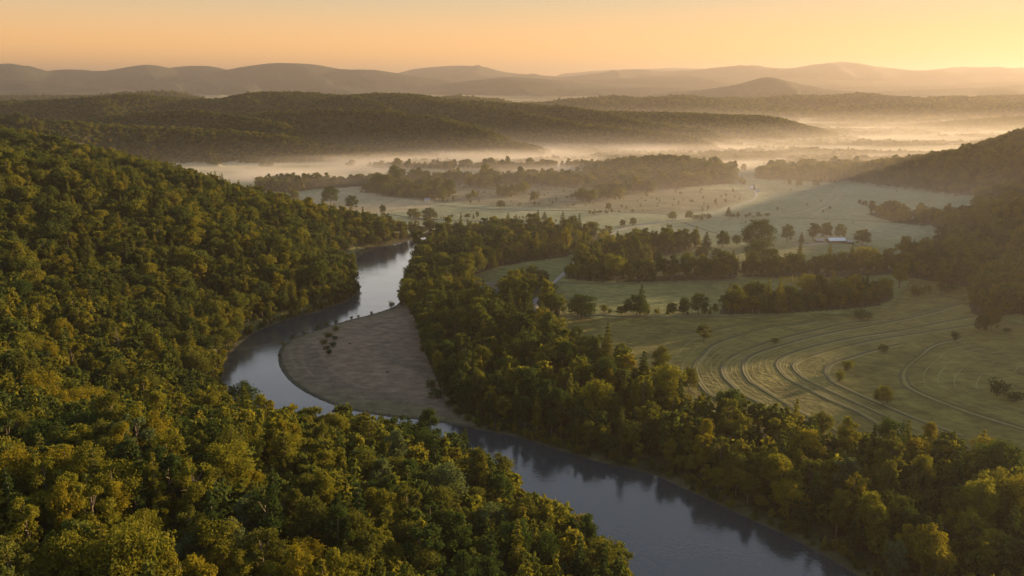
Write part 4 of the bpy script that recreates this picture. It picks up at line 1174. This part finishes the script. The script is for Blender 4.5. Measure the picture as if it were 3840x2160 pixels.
# ------------------------------------------------------------------ morning mist lying in the valley
def b_mist(n, out):
    geo = node(n, "ShaderNodeNewGeometry")
    sep = node(n, "ShaderNodeSeparateXYZ"); n.links.new(geo.outputs['Position'], sep.inputs[0])
    def math_(op, a, b=None, c=None):
        m = node(n, "ShaderNodeMath", operation=op)
        for i, q in enumerate((a, b, c)):
            if q is None: continue
            if isinstance(q, (int, float)): m.inputs[i].default_value = q
            else: n.links.new(q, m.inputs[i])
        return m.outputs[0]
    mp = node(n, "ShaderNodeMapping"); mp.inputs['Scale'].default_value = (1 / 300, 1 / 190, 1 / 45)
    n.links.new(geo.outputs['Position'], mp.inputs[0])
    nz = node(n, "ShaderNodeTexNoise"); nz.inputs['Scale'].default_value = 1; nz.inputs['Detail'].default_value = 4
    n.links.new(mp.outputs[0], nz.inputs['Vector'])
    cl = node(n, "ShaderNodeMapRange"); cl.inputs['From Min'].default_value = .40; cl.inputs['From Max'].default_value = .64
    n.links.new(nz.outputs['Fac'], cl.inputs['Value'])
    up = node(n, "ShaderNodeMapRange", interpolation_type='SMOOTHSTEP'); up.inputs['From Min'].default_value = 26; up.inputs['From Max'].default_value = 4
    n.links.new(sep.outputs[2], up.inputs['Value'])
    front = node(n, "ShaderNodeMapRange", interpolation_type='SMOOTHSTEP'); front.inputs['From Min'].default_value = 1410; front.inputs['From Max'].default_value = 1560
    side = node(n, "ShaderNodeMapRange", interpolation_type='SMOOTHSTEP'); side.inputs['From Min'].default_value = -720; side.inputs['From Max'].default_value = -430
    n.links.new(math_('MULTIPLY_ADD', sep.outputs[1], .05, sep.outputs[0]), side.inputs['Value'])
    yy = math_('MULTIPLY_ADD', sep.outputs[0], -.28, sep.outputs[1])
    n.links.new(yy, front.inputs['Value'])
    back = node(n, "ShaderNodeMapRange", interpolation_type='SMOOTHSTEP'); back.inputs['From Min'].default_value = 1980; back.inputs['From Max'].default_value = 2260
    back.inputs['To Min'].default_value = 1; back.inputs['To Max'].default_value = .12
    n.links.new(math_('MULTIPLY_ADD', sep.outputs[0], -.75, sep.outputs[1]), back.inputs['Value'])
    thin = node(n, "ShaderNodeMapRange", interpolation_type='SMOOTHSTEP'); thin.inputs['From Min'].default_value = 300; thin.inputs['From Max'].default_value = 900
    thin.inputs['To Min'].default_value = 1; thin.inputs['To Max'].default_value = .25
    n.links.new(sep.outputs[0], thin.inputs['Value'])
    d = math_('MULTIPLY', math_('MULTIPLY', math_('MULTIPLY', thin.outputs[0], back.outputs[0]), cl.outputs[0]), math_('MULTIPLY', up.outputs[0], math_('MULTIPLY', front.outputs[0], math_('MULTIPLY', side.outputs[0], .0135))))
    lowz = node(n, "ShaderNodeMapRange", interpolation_type='SMOOTHSTEP'); lowz.inputs['From Min'].default_value = 74; lowz.inputs['From Max'].default_value = 0
    n.links.new(sep.outputs[2], lowz.inputs['Value'])
    lowy = node(n, "ShaderNodeMapRange", interpolation_type='SMOOTHSTEP'); lowy.inputs['From Min'].default_value = 380; lowy.inputs['From Max'].default_value = 1700
    n.links.new(math_('MULTIPLY_ADD', sep.outputs[0], .35, sep.outputs[1]), lowy.inputs['Value'])
    gone = node(n, "ShaderNodeMapRange", interpolation_type='SMOOTHSTEP'); gone.inputs['From Min'].default_value = 2900; gone.inputs['From Max'].default_value = 3900
    gone.inputs['To Min'].default_value = 1; gone.inputs['To Max'].default_value = .22
    n.links.new(sep.outputs[1], gone.inputs['Value'])
    clear = node(n, "ShaderNodeMapRange", interpolation_type='SMOOTHSTEP'); clear.inputs['From Min'].default_value = -900; clear.inputs['From Max'].default_value = 500
    clear.inputs['To Min'].default_value = .22; clear.inputs['To Max'].default_value = 1
    n.links.new(sep.outputs[0], clear.inputs['Value'])
    d = math_('MULTIPLY', gone.outputs[0], math_('ADD', d, math_('MULTIPLY', math_('MULTIPLY', lowz.outputs[0], lowy.outputs[0]), math_('MULTIPLY', clear.outputs[0], .00080))))
    pv = node(n, "ShaderNodeVolumePrincipled")
    pv.inputs['Color'].default_value = (.84, .76, .67, 1); pv.inputs['Anisotropy'].default_value = .2
    n.links.new(d, pv.inputs['Density'])
    n.links.new(pv.outputs[0], out.inputs['Volume'])
def box_mesh(name, x0, x1, y0, y1, z0, z1, m):
    V = [(x, y, z) for z in (z0, z1) for y in (y0, y1) for x in (x0, x1)]
    F = [(0, 2, 3, 1), (4, 5, 7, 6), (0, 1, 5, 4), (2, 6, 7, 3), (0, 4, 6, 2), (1, 3, 7, 5)]
    return np_mesh(name, V, F, [m])
M_MIST = mat("valley_mist", b_mist)
M_MIST.cycles.homogeneous_volume = False
M_MIST.cycles.volume_sampling = 'MULTIPLE_IMPORTANCE'
M_MIST.cycles.volume_step_rate = 0.15 if hasattr(M_MIST.cycles, 'volume_step_rate') else 1
o = link("mist", box_mesh("mist", -2600, 3600, 330, 5600, -2.0, 118, M_MIST))
tag(o, "pale morning mist lying low across the valley below the middle ridge", 'mist', kind='stuff')

# ------------------------------------------------------------------ haze
def b_haze(n, out):
    pv = node(n, "ShaderNodeVolumePrincipled")
    pv.inputs['Color'].default_value = (.34, .305, .285, 1); pv.inputs['Density'].default_value = HAZE_DENSITY
    pv.inputs['Anisotropy'].default_value = .43
    n.links.new(pv.outputs[0], out.inputs['Volume'])
M_HAZE = mat("haze_air", b_haze)
o = link("haze", box_mesh("haze", -29000, 29000, -29000, 29000, -4.0, 620, M_HAZE))
tag(o, "golden haze filling the air over the valley", 'haze', kind='stuff')
